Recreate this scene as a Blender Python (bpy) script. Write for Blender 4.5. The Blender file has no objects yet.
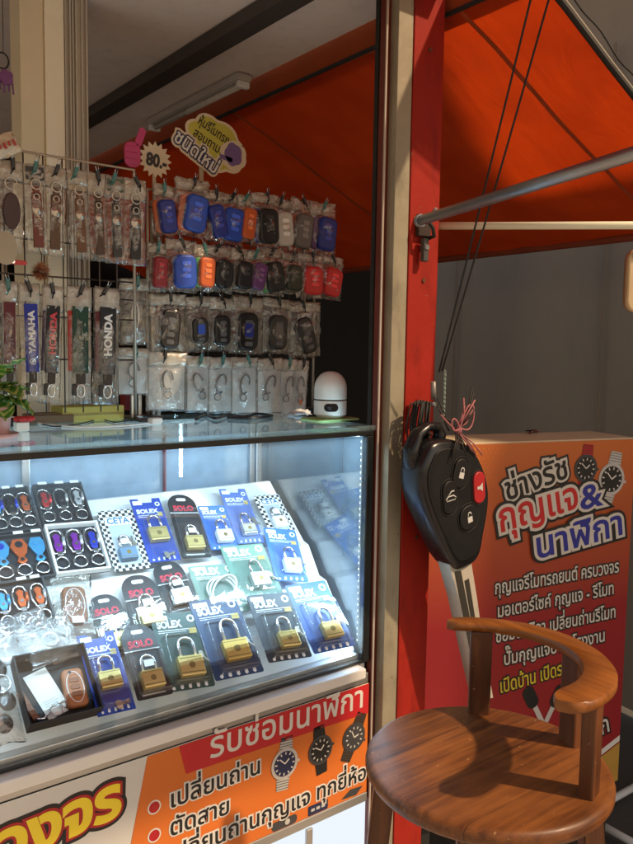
import bpy, bmesh, math, random
from math import sin, cos, pi, radians, atan2, hypot, sqrt
from mathutils import Vector, Matrix, noise
S = bpy.context.scene
COL = S.collection
V = Vector

# ------------------------------------------------------------------ camera
# world: X runs along the counter front (right, away), Y into the booth, Z up; origin = counter's right front corner on the ground
CAM = V((-1.042, -1.166, 1.4))
FPX, TILT, ROLL = 774.0, math.atan(69 / 774.0), radians(0.9)
_n = hypot(998, FPX)
_R = V((998 / _n, -FPX / _n, 0)); _F = V((FPX / _n, 998 / _n, 0)); _U = V((0, 0, 1))
CF = _F * cos(TILT) - _U * sin(TILT)
_U2 = _U * cos(TILT) + _F * sin(TILT)
CX = _R * cos(ROLL) + _U2 * sin(ROLL)
CY = _U2 * cos(ROLL) - _R * sin(ROLL)
cam = bpy.data.objects.new('camera', bpy.data.cameras.new('camera'))
COL.objects.link(cam)
M = Matrix((CX, CY, -CF)).transposed().to_4x4()
M.translation = CAM
cam.matrix_world = M
cam.data.sensor_fit = 'VERTICAL'; cam.data.sensor_height = 24
cam.data.lens = 24 * FPX / 844
cam.data.clip_start = 0.02; cam.data.clip_end = 200
S.camera = cam

def ray(px, py): return CX * ((px - 316.5) / FPX) - CY * ((py - 422) / FPX) + CF
def at(px, py, ax, c):
    d = ray(px, py)
    return CAM + d * ((c - CAM[ax]) / d[ax])
def deep(px, py, z): return CAM + ray(px, py) * z

# ------------------------------------------------------------------ light
SUN_D = V((-0.50, 0.80, -1.0)).normalized()
sun = bpy.data.objects.new('sun', bpy.data.lights.new('sun', 'SUN'))
COL.objects.link(sun)
sun.rotation_euler = SUN_D.to_track_quat('-Z', 'Y').to_euler()
sun.data.energy = 2.2; sun.data.angle = radians(1.6); sun.data.color = (1, 0.74, 0.47)
W = bpy.data.worlds.new('World'); S.world = W; W.use_nodes = True
nt = W.node_tree; nt.nodes.clear()
sky = nt.nodes.new('ShaderNodeTexSky'); sky.sky_type = 'NISHITA'; sky.sun_disc = False
sky.sun_elevation = math.asin(-SUN_D.z); sky.sun_rotation = atan2(-SUN_D.x, -SUN_D.y)
tint = nt.nodes.new('ShaderNodeMix'); tint.data_type = 'RGBA'; tint.blend_type = 'MULTIPLY'; tint.inputs[0].default_value = 1
tint.inputs[7].default_value = (1.0, 0.76, 0.54, 1)
bg = nt.nodes.new('ShaderNodeBackground'); bg.inputs[1].default_value = 0.11
wo = nt.nodes.new('ShaderNodeOutputWorld')
nt.links.new(sky.outputs[0], tint.inputs[6]); nt.links.new(tint.outputs[2], bg.inputs[0]); nt.links.new(bg.outputs[0], wo.inputs[0])
S.view_settings.view_transform = 'Standard'; S.view_settings.look = 'None'
S.view_settings.exposure = 1.0; S.view_settings.gamma = 1; S.view_settings.use_curve_mapping = False
S.render.engine = 'CYCLES'
S.cycles.use_denoising = True
S.cycles.max_bounces = 16; S.cycles.transparent_max_bounces = 40; S.cycles.glossy_bounces = 6
S.cycles.sample_clamp_indirect = 4

# ------------------------------------------------------------------ materials
MATS = {}
def _new(name):
    m = bpy.data.materials.new(name); m.use_nodes = True
    t = m.node_tree; t.nodes.clear()
    o = t.nodes.new('ShaderNodeOutputMaterial')
    return m, t, o
def N(t, kind, **kw):
    n = t.nodes.new(kind)
    for k, v in kw.items(): setattr(n, k, v)
    return n
def mat(name, col, rough=.5, metal=0, var=.18, scale=14, bump=.0, bscale=60, coat=0, spec=.5, sheen=0, stretch=None, rvar=.12, trans=0, chips=None, dirt=0):
    if name in MATS: return MATS[name]
    m, t, o = _new(name)
    p = N(t, 'ShaderNodeBsdfPrincipled'); L = t.links.new
    L(p.outputs[0], o.inputs[0])
    tc = N(t, 'ShaderNodeTexCoord'); mp = N(t, 'ShaderNodeMapping'); L(tc.outputs['Object'], mp.inputs[0])
    if stretch: mp.inputs['Scale'].default_value = stretch
    nz = N(t, 'ShaderNodeTexNoise'); nz.inputs['Scale'].default_value = scale; nz.inputs['Detail'].default_value = 6
    L(mp.outputs[0], nz.inputs['Vector'])
    mx = N(t, 'ShaderNodeMix', data_type='RGBA')
    c = V(col[:3])
    mx.inputs[6].default_value = (*(c * (1 - var)), 1); mx.inputs[7].default_value = (*[min(1, x * (1 + var)) for x in c], 1)
    L(nz.outputs[0], mx.inputs[0]); oc = mx.outputs[2]
    if dirt:   # grime in broad uneven patches and runs
        dm = N(t, 'ShaderNodeMapping'); dm.inputs['Scale'].default_value = (1, 1, .35); L(tc.outputs['Object'], dm.inputs[0])
        dn = N(t, 'ShaderNodeTexNoise'); dn.inputs['Scale'].default_value = 22; dn.inputs['Detail'].default_value = 9; dn.inputs['Roughness'].default_value = .65; L(dm.outputs[0], dn.inputs[0])
        dr = N(t, 'ShaderNodeMapRange'); dr.inputs[1].default_value = .50; dr.inputs[2].default_value = .72; dr.inputs[4].default_value = dirt; L(dn.outputs[0], dr.inputs[0])
        d2 = N(t, 'ShaderNodeMix', data_type='RGBA'); d2.inputs[7].default_value = (*(c * .35), 1); L(dr.outputs[0], d2.inputs[0]); L(oc, d2.inputs[6]); oc = d2.outputs[2]
    if chips:  # small worn spots showing another colour
        cn = N(t, 'ShaderNodeTexNoise'); cn.inputs['Scale'].default_value = chips[2]; cn.inputs['Detail'].default_value = 5; L(tc.outputs['Object'], cn.inputs[0])
        cr_ = N(t, 'ShaderNodeMapRange'); cr_.inputs[1].default_value = chips[1]; cr_.inputs[2].default_value = chips[1] + .02; L(cn.outputs[0], cr_.inputs[0])
        c2 = N(t, 'ShaderNodeMix', data_type='RGBA'); c2.inputs[7].default_value = (*chips[0], 1); L(cr_.outputs[0], c2.inputs[0]); L(oc, c2.inputs[6]); oc = c2.outputs[2]
    L(oc, p.inputs['Base Color'])
    mr = N(t, 'ShaderNodeMapRange'); mr.inputs[3].default_value = max(.02, rough - rvar); mr.inputs[4].default_value = min(1, rough + rvar)
    L(nz.outputs[0], mr.inputs[0]); L(mr.outputs[0], p.inputs['Roughness'])
    p.inputs['Metallic'].default_value = metal
    p.inputs['Specular IOR Level'].default_value = spec
    p.inputs['Coat Weight'].default_value = coat; p.inputs['Coat Roughness'].default_value = .12
    if sheen: p.inputs['Sheen Weight'].default_value = sheen
    if trans: p.inputs['Transmission Weight'].default_value = trans
    if bump:
        nb = N(t, 'ShaderNodeTexNoise'); nb.inputs['Scale'].default_value = bscale; nb.inputs['Detail'].default_value = 4
        L(mp.outputs[0], nb.inputs['Vector'])
        b = N(t, 'ShaderNodeBump'); b.inputs['Strength'].default_value = bump; b.inputs['Distance'].default_value = .002
        L(nb.outputs[0], b.inputs['Height']); L(b.outputs[0], p.inputs['Normal'])
    MATS[name] = m
    return m
def wood(name, c1, c2, rough=.3, coat=.4, ax='X', scratch=True, planks=0, spec=.35):
    if name in MATS: return MATS[name]
    m, t, o = _new(name); L = t.links.new
    p = N(t, 'ShaderNodeBsdfPrincipled'); L(p.outputs[0], o.inputs[0])
    tc = N(t, 'ShaderNodeTexCoord'); mp = N(t, 'ShaderNodeMapping'); L(tc.outputs['Object'], mp.inputs[0])
    sc = {'X': (1.6, 22, 22), 'Y': (22, 1.6, 22), 'Z': (22, 22, 1.6)}[ax]
    mp.inputs['Scale'].default_value = sc
    n1 = N(t, 'ShaderNodeTexNoise'); n1.inputs['Scale'].default_value = 5; n1.inputs['Detail'].default_value = 8; n1.inputs['Distortion'].default_value = .5
    L(mp.outputs[0], n1.inputs[0])
    n2 = N(t, 'ShaderNodeTexNoise'); n2.inputs['Scale'].default_value = 7; L(tc.outputs['Object'], n2.inputs[0])
    ad = N(t, 'ShaderNodeMath', operation='MULTIPLY_ADD'); L(n2.outputs[0], ad.inputs[0]); ad.inputs[1].default_value = .8; 
    sb = N(t, 'ShaderNodeMath', operation='SUBTRACT'); L(n1.outputs[0], sb.inputs[0]); sb.inputs[1].default_value = .4
    L(sb.outputs[0], ad.inputs[2])
    cr = N(t, 'ShaderNodeValToRGB'); L(ad.outputs[0], cr.inputs[0])
    cr.color_ramp.elements[0].position = .25; cr.color_ramp.elements[0].color = (*c1, 1)
    cr.color_ramp.elements[1].position = .75; cr.color_ramp.elements[1].color = (*c2, 1)
    outc = cr.outputs[0]
    if planks:
        sx = N(t, 'ShaderNodeSeparateXYZ'); L(tc.outputs['Object'], sx.inputs[0])
        dv = N(t, 'ShaderNodeMath', operation='DIVIDE'); L(sx.outputs[1], dv.inputs[0]); dv.inputs[1].default_value = planks
        fl = N(t, 'ShaderNodeMath', operation='FLOOR'); L(dv.outputs[0], fl.inputs[0]); wn = N(t, 'ShaderNodeTexWhiteNoise', noise_dimensions='1D'); L(fl.outputs[0], wn.inputs['W'])
        fc = N(t, 'ShaderNodeMath', operation='FRACT'); L(dv.outputs[0], fc.inputs[0]); pp = N(t, 'ShaderNodeMath', operation='PINGPONG'); L(fc.outputs[0], pp.inputs[0]); pp.inputs[1].default_value = .5
        ln = N(t, 'ShaderNodeMapRange'); ln.inputs[2].default_value = .014; ln.inputs[3].default_value = .35; ln.inputs[4].default_value = 1; L(pp.outputs[0], ln.inputs[0])
        tn = N(t, 'ShaderNodeMapRange'); tn.inputs[3].default_value = .72; tn.inputs[4].default_value = 1.25; L(wn.outputs[0], tn.inputs[0])
        ml = N(t, 'ShaderNodeMath', operation='MULTIPLY'); L(ln.outputs[0], ml.inputs[0]); L(tn.outputs[0], ml.inputs[1])
        vm = N(t, 'ShaderNodeVectorMath', operation='SCALE'); L(outc, vm.inputs[0]); L(ml.outputs[0], vm.inputs['Scale']); outc = vm.outputs[0]
        wt = N(t, 'ShaderNodeTexNoise'); wt.inputs['Scale'].default_value = 6; wt.inputs['Detail'].default_value = 7; L(tc.outputs['Object'], wt.inputs[0])
        wr = N(t, 'ShaderNodeMapRange'); wr.inputs[1].default_value = .50; wr.inputs[2].default_value = .70; wr.inputs[4].default_value = .5; L(wt.outputs[0], wr.inputs[0])
        wx = N(t, 'ShaderNodeMix', data_type='RGBA'); wx.inputs[7].default_value = (c2[0] * 1.25, c2[1] * 1.35, c2[2] * 1.5, 1); L(wr.outputs[0], wx.inputs[0]); L(outc, wx.inputs[6]); outc = wx.outputs[2]
    if scratch:
        mp2 = N(t, 'ShaderNodeMapping'); mp2.inputs['Scale'].default_value = (3, 60, 20); mp2.inputs['Rotation'].default_value = (0, 0, .5); L(tc.outputs['Object'], mp2.inputs[0])
        n3 = N(t, 'ShaderNodeTexNoise'); n3.inputs['Scale'].default_value = 3; n3.inputs['Detail'].default_value = 3; L(mp2.outputs[0], n3.inputs[0])
        r3 = N(t, 'ShaderNodeValToRGB'); r3.color_ramp.elements[0].position = .74; r3.color_ramp.elements[1].position = .86; L(n3.outputs[0], r3.inputs[0])
        n4 = N(t, 'ShaderNodeTexNoise'); n4.inputs['Scale'].default_value = 150; n4.inputs['Detail'].default_value = 1; L(tc.outputs['Object'], n4.inputs[0])
        r4 = N(t, 'ShaderNodeValToRGB'); r4.color_ramp.elements[0].position = .755; r4.color_ramp.elements[1].position = .78; L(n4.outputs[0], r4.inputs[0])
        mm = N(t, 'ShaderNodeMath', operation='MAXIMUM'); L(r3.outputs[0], mm.inputs[0]); L(r4.outputs[0], mm.inputs[1])
        m5 = N(t, 'ShaderNodeMath', operation='MULTIPLY'); m5.inputs[1].default_value = .3; L(mm.outputs[0], m5.inputs[0])
        mx = N(t, 'ShaderNodeMix', data_type='RGBA'); mx.inputs[7].default_value = (.62, .38, .17, 1)
        L(m5.outputs[0], mx.inputs[0]); L(outc, mx.inputs[6]); outc = mx.outputs[2]
    L(outc, p.inputs['Base Color'])
    mr = N(t, 'ShaderNodeMapRange'); mr.inputs[3].default_value = rough - .12; mr.inputs[4].default_value = rough + .2
    L(n2.outputs[0], mr.inputs[0]); L(mr.outputs[0], p.inputs['Roughness'])
    p.inputs['Coat Weight'].default_value = coat; p.inputs['Coat Roughness'].default_value = .2; p.inputs['Specular IOR Level'].default_value = spec
    b = N(t, 'ShaderNodeBump'); b.inputs['Strength'].default_value = .12; b.inputs['Distance'].default_value = .001
    L(n1.outputs[0], b.inputs['Height']); L(b.outputs[0], p.inputs['Normal'])
    MATS[name] = m
    return m
def clear(name, tint=(.97, .99, .98), rough=.02, ior=1.45, haze=0., crinkle=0., cscale=40, hcol=(.9, .9, .9), boost=1., hv=(.4, 1.7)):
    """thin clear sheet: fresnel mix of see-through and gloss, with some milky scatter"""
    if name in MATS: return MATS[name]
    m, t, o = _new(name); L = t.links.new
    tr = N(t, 'ShaderNodeBsdfTransparent'); tr.inputs[0].default_value = (*tint, 1)
    gl = N(t, 'ShaderNodeBsdfGlossy'); gl.inputs[0].default_value = (1, 1, 1, 1); gl.inputs['Roughness'].default_value = rough
    # Schlick reflectance, the same from either side of the sheet
    ge = N(t, 'ShaderNodeNewGeometry'); dt = N(t, 'ShaderNodeVectorMath', operation='DOT_PRODUCT'); L(ge.outputs['Incoming'], dt.inputs[0]); L(ge.outputs['Normal'], dt.inputs[1])
    ab = N(t, 'ShaderNodeMath', operation='ABSOLUTE'); L(dt.outputs['Value'], ab.inputs[0])
    om = N(t, 'ShaderNodeMath', operation='SUBTRACT', use_clamp=True); om.inputs[0].default_value = 1; L(ab.outputs[0], om.inputs[1])
    pw = N(t, 'ShaderNodeMath', operation='POWER'); L(om.outputs[0], pw.inputs[0]); pw.inputs[1].default_value = 5
    f0 = ((ior - 1) / (ior + 1)) ** 2
    fr = N(t, 'ShaderNodeMath', operation='MULTIPLY_ADD', use_clamp=True); L(pw.outputs[0], fr.inputs[0]); fr.inputs[1].default_value = 1 - f0; fr.inputs[2].default_value = f0
    base = tr.outputs[0]
    if haze:
        df = N(t, 'ShaderNodeBsdfDiffuse'); df.inputs[0].default_value = (*hcol, 1)
        tl = N(t, 'ShaderNodeBsdfTranslucent'); tl.inputs[0].default_value = (*hcol, 1)
        a = N(t, 'ShaderNodeMixShader'); a.inputs[0].default_value = .5; L(df.outputs[0], a.inputs[1]); L(tl.outputs[0], a.inputs[2])
        h = N(t, 'ShaderNodeMixShader'); L(tr.outputs[0], h.inputs[1]); L(a.outputs[0], h.inputs[2])
        tc = N(t, 'ShaderNodeTexCoord'); nz = N(t, 'ShaderNodeTexNoise'); nz.inputs['Scale'].default_value = 25; nz.inputs['Detail'].default_value = 5
        L(tc.outputs['Object'], nz.inputs[0])
        mr = N(t, 'ShaderNodeMapRange'); mr.inputs[1].default_value = .3; mr.inputs[2].default_value = .75; mr.inputs[3].default_value = haze * hv[0]; mr.inputs[4].default_value = haze * hv[1]
        L(nz.outputs[0], mr.inputs[0]); L(mr.outputs[0], h.inputs[0])
        base = h.outputs[0]
    mx = N(t, 'ShaderNodeMixShader'); L(base, mx.inputs[1]); L(gl.outputs[0], mx.inputs[2])
    if boost != 1:
        mb = N(t, 'ShaderNodeMath', operation='MULTIPLY', use_clamp=True); mb.inputs[1].default_value = boost; L(fr.outputs[0], mb.inputs[0]); L(mb.outputs[0], mx.inputs[0])
    else: L(fr.outputs[0], mx.inputs[0])
    if crinkle:
        tc = N(t, 'ShaderNodeTexCoord')
        v = N(t, 'ShaderNodeTexNoise'); v.inputs['Scale'].default_value = cscale; v.inputs['Detail'].default_value = 3; v.inputs['Distortion'].default_value = 2.5
        L(tc.outputs['Object'], v.inputs[0])
        b = N(t, 'ShaderNodeBump'); b.inputs['Strength'].default_value = crinkle; b.inputs['Distance'].default_value = .006
        L(v.outputs[0], b.inputs['Height']); L(b.outputs[0], gl.inputs['Normal']); L(b.outputs[0], dt.inputs[1])
    L(mx.outputs[0], o.inputs[0])
    MATS[name] = m
    return m
def glow(name, col, s):
    if name in MATS: return MATS[name]
    m, t, o = _new(name)
    e = N(t, 'ShaderNodeEmission'); e.inputs[0].default_value = (*col, 1); e.inputs[1].default_value = s
    t.links.new(e.outputs[0], o.inputs[0]); MATS[name] = m
    return m

RED = mat('red_paint', (.30, .016, .008), .65, spec=.22, var=.16, scale=9, bump=.3, bscale=90, dirt=.55, chips=((.20, .10, .06), .735, 60))
CREAM = mat('cream_paint', (.31, .275, .20), .5, metal=.15, var=.2, scale=20, bump=.3, bscale=80, dirt=.6, chips=((.16, .11, .06), .72, 70))
BROWN = mat('brown_trim', (.13, .022, .012), .4)
WHITEM = mat('white_metal', (.74, .73, .70), .35, var=.06)
ALU = mat('aluminium', (.50, .50, .50), .32, metal=.85, var=.08, stretch=(1, 30, 30))
DULLALU = mat('dull_aluminium', (.30, .25, .24), .4, metal=.5, var=.1)
BLACK = mat('black_plastic', (.012, .012, .014), .35, var=.2)
BLACKM = mat('black_matt', (.015, .014, .013), .7, var=.2)
CHROME = mat('chrome', (.75, .76, .78), .16, metal=1, var=.05)
STEEL = mat('galvanised_steel', (.30, .31, .33), .38, metal=.8, var=.25, scale=30)
BRASS = mat('brass', (.78, .60, .24), .36, metal=.7, var=.12, stretch=(1, 20, 1))
SATIN = mat('satin_steel', (.62, .62, .60), .35, metal=.7, var=.1)
WHITEP = mat('white_plastic', (.80, .80, .78), .4, var=.05)
PAPER = mat('white_paper', (.78, .77, .73), .8, var=.06)
GLASS = clear('cabinet_glass', (.975, .992, .985), .0, 1.5, haze=.02, hcol=(.7, .85, .95), hv=(.7, 1.3))
SIDEG = clear('side_glass', (.93, .96, .97), .0, 1.9, haze=.12, hcol=(.45, .62, .78), hv=(.8, 1.2))
GLASSG = clear('counter_glass', (.90, .97, .95), .04, 1.5, haze=.14, hcol=(.62, .80, .78))
BAG = clear('clear_bag', (.97, .97, .96), .06, 1.4, haze=.06, crinkle=.8, cscale=26, boost=3.6, hcol=(.9, .84, .74))
BAGM = clear('milky_bag', (.96, .97, .97), .08, 1.4, haze=.10, crinkle=.8, cscale=26, boost=3.4)
BLIST = clear('blister', (.95, .96, .96), .06, 1.45, haze=.02, crinkle=.07, cscale=14, boost=1.2)
BOARD = mat('white_board', (.80, .81, .81), .45, var=.04)
LEATHER = mat('brown_leather', (.20, .075, .03), .45, bump=.5, bscale=160)

# ------------------------------------------------------------------ mesh helpers
def RX(a): return Matrix.Rotation(a, 4, 'X')
def RZ(a): return Matrix.Rotation(a, 4, 'Z')
def T(*p): return Matrix.Translation(V(p[0]) if len(p) == 1 else V(p))
class MB:
    def __init__(s): s.v = []; s.f = []; s.m = []; s.sm = []
    def add(s, vs, fs, mi=0, smooth=False, X=None):
        b = len(s.v)
        s.v += [tuple(X @ V(p)) if X else tuple(p) for p in vs]
        for f in fs: s.f.append([i + b for i in f]); s.m.append(mi); s.sm.append(smooth)
        return s
    def box(s, a, b, bev=0, mi=0, X=None):
        (x0, y0, z0), (x1, y1, z1) = [[min(p, q) for p, q in zip(a, b)], [max(p, q) for p, q in zip(a, b)]]
        if bev <= 0:
            vs = [(x, y, z) for x in (x0, x1) for y in (y0, y1) for z in (z0, z1)]
            fs = [(0, 1, 3, 2), (4, 6, 7, 5), (0, 4, 5, 1), (2, 3, 7, 6), (0, 2, 6, 4), (1, 5, 7, 3)]
            return s.add(vs, fs, mi, False, X)
        bm = bmesh.new(); bmesh.ops.create_cube(bm, size=1)
        for v in bm.verts: v.co = V(((v.co.x + .5) * (x1 - x0) + x0, (v.co.y + .5) * (y1 - y0) + y0, (v.co.z + .5) * (z1 - z0) + z0))
        bmesh.ops.bevel(bm, geom=bm.edges[:], offset=bev, segments=2, profile=.5, affect='EDGES')
        return s.bm(bm, mi, X)
    def bm(s, bm, mi=0, X=None, smooth=False):
        bm.verts.index_update()
        s.add([v.co for v in bm.verts], [[v.index for v in f.verts] for f in bm.faces], mi, smooth, X); bm.free()
        return s
    def cyl(s, p0, p1, r0, r1=None, n=14, mi=0, X=None): return s.tube([p0, p1], [r0, r0 if r1 is None else r1], n, mi, X)
    def tube(s, pts, r, n=8, mi=0, X=None, closed=False, flat=None):
        pts = [V(p) for p in pts]; k = len(pts)
        rs = r if isinstance(r, (list, tuple)) else [r] * k
        vs = []; fs = []; prev = None
        for i, p in enumerate(pts):
            if closed: d = pts[(i + 1) % k] - pts[i - 1]
            else: d = pts[min(i + 1, k - 1)] - pts[max(i - 1, 0)]
            d.normalize()
            if prev is None:
                up = V((0, 0, 1)) if abs(d.z) < .9 else V((1, 0, 0))
                a = d.cross(up).normalized()
            else:
                a = (prev - d * prev.dot(d)).normalized()
            prev = a; b = d.cross(a)
            for j in range(n):
                t = 2 * pi * j / n
                vs.append(p + (a * cos(t) + b * sin(t) * (flat or 1)) * rs[i])
        for i in range(k if closed else k - 1):
            for j in range(n):
                a0 = i * n + j; a1 = i * n + (j + 1) % n; b0 = ((i + 1) % k) * n + j; b1 = ((i + 1) % k) * n + (j + 1) % n
                fs.append((a0, a1, b1, b0))
        s.add(vs, fs, mi, True, X)
        if not closed:
            s.add(vs[:n], [list(range(n))[::-1]], mi, False, X); s.add(vs[-n:], [list(range(n))], mi, False, X)
        return s
    def prism(s, pts, z0, z1, b=0, mi=0, X=None, hole=None):
        """outline in xy pushed from z0 to z1 with a rounded upper rim"""
        n = len(pts); c = V((sum(p[0] for p in pts) / n, sum(p[1] for p in pts) / n))
        def inset(d):
            out = []
            for i in range(n):
                p, q, r = V(pts[i - 1][:2]), V(pts[i][:2]), V(pts[(i + 1) % n][:2])
                t1 = (q - p); t2 = (r - q)
                if t1.length < 1e-7: t1 = t2
                if t2.length < 1e-7: t2 = t1
                n1 = V((-t1.y, t1.x)).normalized() + V((-t2.y, t2.x)).normalized()
                if n1.length < 1e-6: n1 = c - q
                n1.normalize(); out.append(q + n1 * d)
            return out
        area = sum(pts[i - 1][0] * pts[i][1] - pts[i][0] * pts[i - 1][1] for i in range(n))
        if area < 0: pts = pts[::-1]
        levels = [(0, z0), (0, z1)] if not b else [(0, z0), (0, z1 - b), (b * .3, z1 - b * .3), (b, z1)]
        vs = []
        for d, z in levels:
            ring = inset(d) if d else [V(p[:2]) for p in pts]
            vs += [(p.x, p.y, z) for p in ring]
        fs = []
        for k in range(len(levels) - 1):
            for i in range(n):
                j = (i + 1) % n
                fs.append((k * n + i, k * n + j, (k + 1) * n + j, (k + 1) * n + i))
        s.add(vs, fs, mi, bool(b), X)
        L = (len(levels) - 1) * n
        s.add(vs[:n], [list(range(n))[::-1]], mi, False, X); s.add(vs[L:], [list(range(n))], mi, False, X)
        return s
    def lathe(s, prof, n=24, mi=0, X=None, smooth=True):
        vs = []; fs = []; k = len(prof)
        for r, z in prof:
            for j in range(n): vs.append((r * cos(2 * pi * j / n), r * sin(2 * pi * j / n), z))
        for i in range(k - 1):
            for j in range(n):
                fs.append((i * n + j, i * n + (j + 1) % n, (i + 1) * n + (j + 1) % n, (i + 1) * n + j))
        if prof[0][0] > 1e-5: fs.append(list(range(n))[::-1])
        if prof[-1][0] > 1e-5: fs.append([(k - 1) * n + j for j in range(n)])
        return s.add(vs, fs, mi, smooth, X)
    def ball(s, c, r, n=12, mi=0, X=None):
        r = r if isinstance(r, (tuple, list)) else (r, r, r)
        prof = [(max(1e-6, sin(pi * i / n)), -cos(pi * i / n)) for i in range(n + 1)]
        Y = T(*c) @ Matrix.Diagonal((*r, 1))
        return s.lathe(prof, 2 * n, mi, (X @ Y) if X else Y)
    def obj(s, name, mats, parent=None, X=None):
        me = bpy.data.meshes.new(name); me.from_pydata(s.v, [], s.f)
        for m in (mats if isinstance(mats, (list, tuple)) else [mats]): me.materials.append(m)
        me.polygons.foreach_set('material_index', s.m); me.polygons.foreach_set('use_smooth', s.sm)
        bm = bmesh.new(); bm.from_mesh(me); bmesh.ops.remove_doubles(bm, verts=bm.verts, dist=1e-7); bmesh.ops.recalc_face_normals(bm, faces=bm.faces); bm.to_mesh(me); bm.free()
        me.update()
        o = bpy.data.objects.new(name, me); COL.objects.link(o)
        if parent: o.parent = parent
        if X: o.matrix_local = X
        return o
def tag(o, label=None, cat=None, group=None, kind=None):
    if label: o['label'] = label
    if cat: o['category'] = cat
    if group: o['group'] = group
    if kind: o['kind'] = kind
    return o
def thing(name, label, cat, X=None, group=None):
    o = bpy.data.objects.new(name, None); COL.objects.link(o); o.empty_display_size = .03
    if X is not None: o.matrix_world = X
    return tag(o, label, cat, group)
def rrect(w, h, r, cx=0, cy=0, n=5, top=None):
    pts = []
    for sx, sy, a0 in ((1, -1, -90), (1, 1, 0), (-1, 1, 90), (-1, -1, 180)):
        rr = (top if (top is not None and sy > 0) else r)
        for i in range(n + 1):
            a = radians(a0 + 90 * i / n)
            pts.append((cx + sx * (w / 2 - rr) + rr * cos(a), cy + sy * (h / 2 - rr) + rr * sin(a)))
    return pts
def circ(cx, cy, r, n=20, ry=None): return [(cx + r * cos(2 * pi * i / n), cy + (ry or r) * sin(2 * pi * i / n)) for i in range(n)]
def copy_tree(o, parent=None):
    c = o.copy(); COL.objects.link(c)
    if parent: c.parent = parent
    for ch in list(o.children): copy_tree(ch, c)
    return c

# ------------------------------------------------------------------ lettering (built-in font, turned to mesh)
UP = 'ัิีึื'; TONE = '่้๊๋์'
_tc = {}
def _tmesh(s, bev):
    k = (s, bev)
    if k in _tc: return _tc[k]
    cu = bpy.data.curves.new('t', 'FONT'); cu.body = s; cu.size = 1; cu.resolution_u = 3
    cu.bevel_depth = bev; cu.bevel_resolution = 1; cu.fill_mode = 'FRONT' if bev == 0 else 'BOTH'
    ob = bpy.data.objects.new('t', cu); COL.objects.link(ob)
    bpy.context.view_layer.update()
    me = bpy.data.meshes.new_from_object(ob.evaluated_get(bpy.context.evaluated_depsgraph_get()))
    r = ([tuple(v.co) for v in me.vertices], [list(p.vertices) for p in me.polygons])
    bpy.data.objects.remove(ob); bpy.data.curves.remove(cu); bpy.data.meshes.remove(me)
    _tc[k] = r
    return r
def _mx(s): return max(p[0] for p in _tmesh(s, 0)[0])
def adv(s): return (_mx(s + 'l') - _mx('l')) if s else 0
def text_parts(s):
    base = ''; ext = []
    for i, ch in enumerate(s):
        if ch in TONE and i and s[i - 1] in UP: ext.append((ch, base, .21))
        elif ch == '์': base += ch
        else: base += ch
    return [(base, 0, 0)] + [(c, adv(b), y) for c, b, y in ext]
def lettering(mb, s, p0, p1, layers, z=0., h=None, slant=0, dz=.0006, X=None):
    """write s from p0 to p1 (local xy of its sign); layers = [(bevel, material index)...] from the back forward; h = height of one em"""
    p0 = V(p0); p1 = V(p1); w = max(v[0] for v in _tmesh(text_parts(s)[0][0], 0)[0])
    d = p1 - p0; k = d.length / w; a = atan2(d.y, d.x); ky = h or k
    R = T(p0.x, p0.y, z) @ RZ(a) @ Matrix(((k, slant * ky, 0, 0), (0, ky, 0, 0), (0, 0, 1, 0), (0, 0, 0, 1)))
    if X: R = X @ R
    for li, (bev, mi) in enumerate(layers):
        for t, ox, oy in text_parts(s):
            vs, fs = _tmesh(t, bev)
            zz = max((abs(v[2]) for v in vs), default=0) or 1
            mb.add([(v[0] + ox, v[1] + oy, li * dz + (v[2] / zz) * dz * .45) for v in vs], fs, mi, False, R)

# ================================================================== THE SETTING
ASPH = mat('asphalt', (.085, .078, .07), .85, var=.5, scale=120, bump=.9, bscale=240)
g = MB()
g.box((-30, -30, -.1), (30, 30, 0)); tag(g.obj('ground', ASPH), kind='structure')

BOUNCE = mat('pale_bounce_slab', (.50, .45, .38), .85, var=.25, scale=12, bump=.4, bscale=120)
pv = MB(); pv.box((-6, -6, .0), (.42, 2.88, .004)); tag(pv.obj('bounce_slab', BOUNCE), kind='structure')  # pale slab added out of view to bounce light up to the ceiling

# booth ceiling with its beams
CEIL = mat('ceiling_panel', (.74, .63, .57), .8, var=.10, scale=3, dirt=.2)
c = thing('booth_ceiling', 'grey panelled ceiling of the booth above the hanging packets', 'ceiling', T(-1.4, 1.3, 2.13)); c['kind'] = 'structure'
MB().box((-2.1, -1.40, 0), (1.53, 1.6, .02)).obj('panel', CEIL, c)
MB().box((1.278, -1.39, -.032), (1.33, 1.6, -.001), .002).obj('dark_beam', mat('dark_steel', (.05, .042, .038), .55, var=.2), c)
MB().box((.62, -1.17, -.03), (.66, 1.6, -.001), .002).obj('dark_beam', MATS['dark_steel'], c)
ORB = mat('orange_brown_beam', (.33, .060, .014), .9, var=.18, scale=8, spec=.15)
MB().box((1.56, -1.9, -.045), (1.6, 1.6, .03), .002).obj('edge_beam', ORB, c)
MB().box((1.553, -1.9, -.049), (1.5595, 1.6, -.0415)).obj('edge_line', BLACKM, c)

b = MB(); b.box((-3.5, 2.9, 0), (3.2, 2.95, 2.05))
tag(b.obj('back_wall', mat('dark_backdrop', (.012, .011, .010), .95, var=.3, spec=.1)), 'back wall behind the racks coloured near black as unlit depth', 'wall')  # near-black colour stands in for the darkness behind the racks

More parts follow.
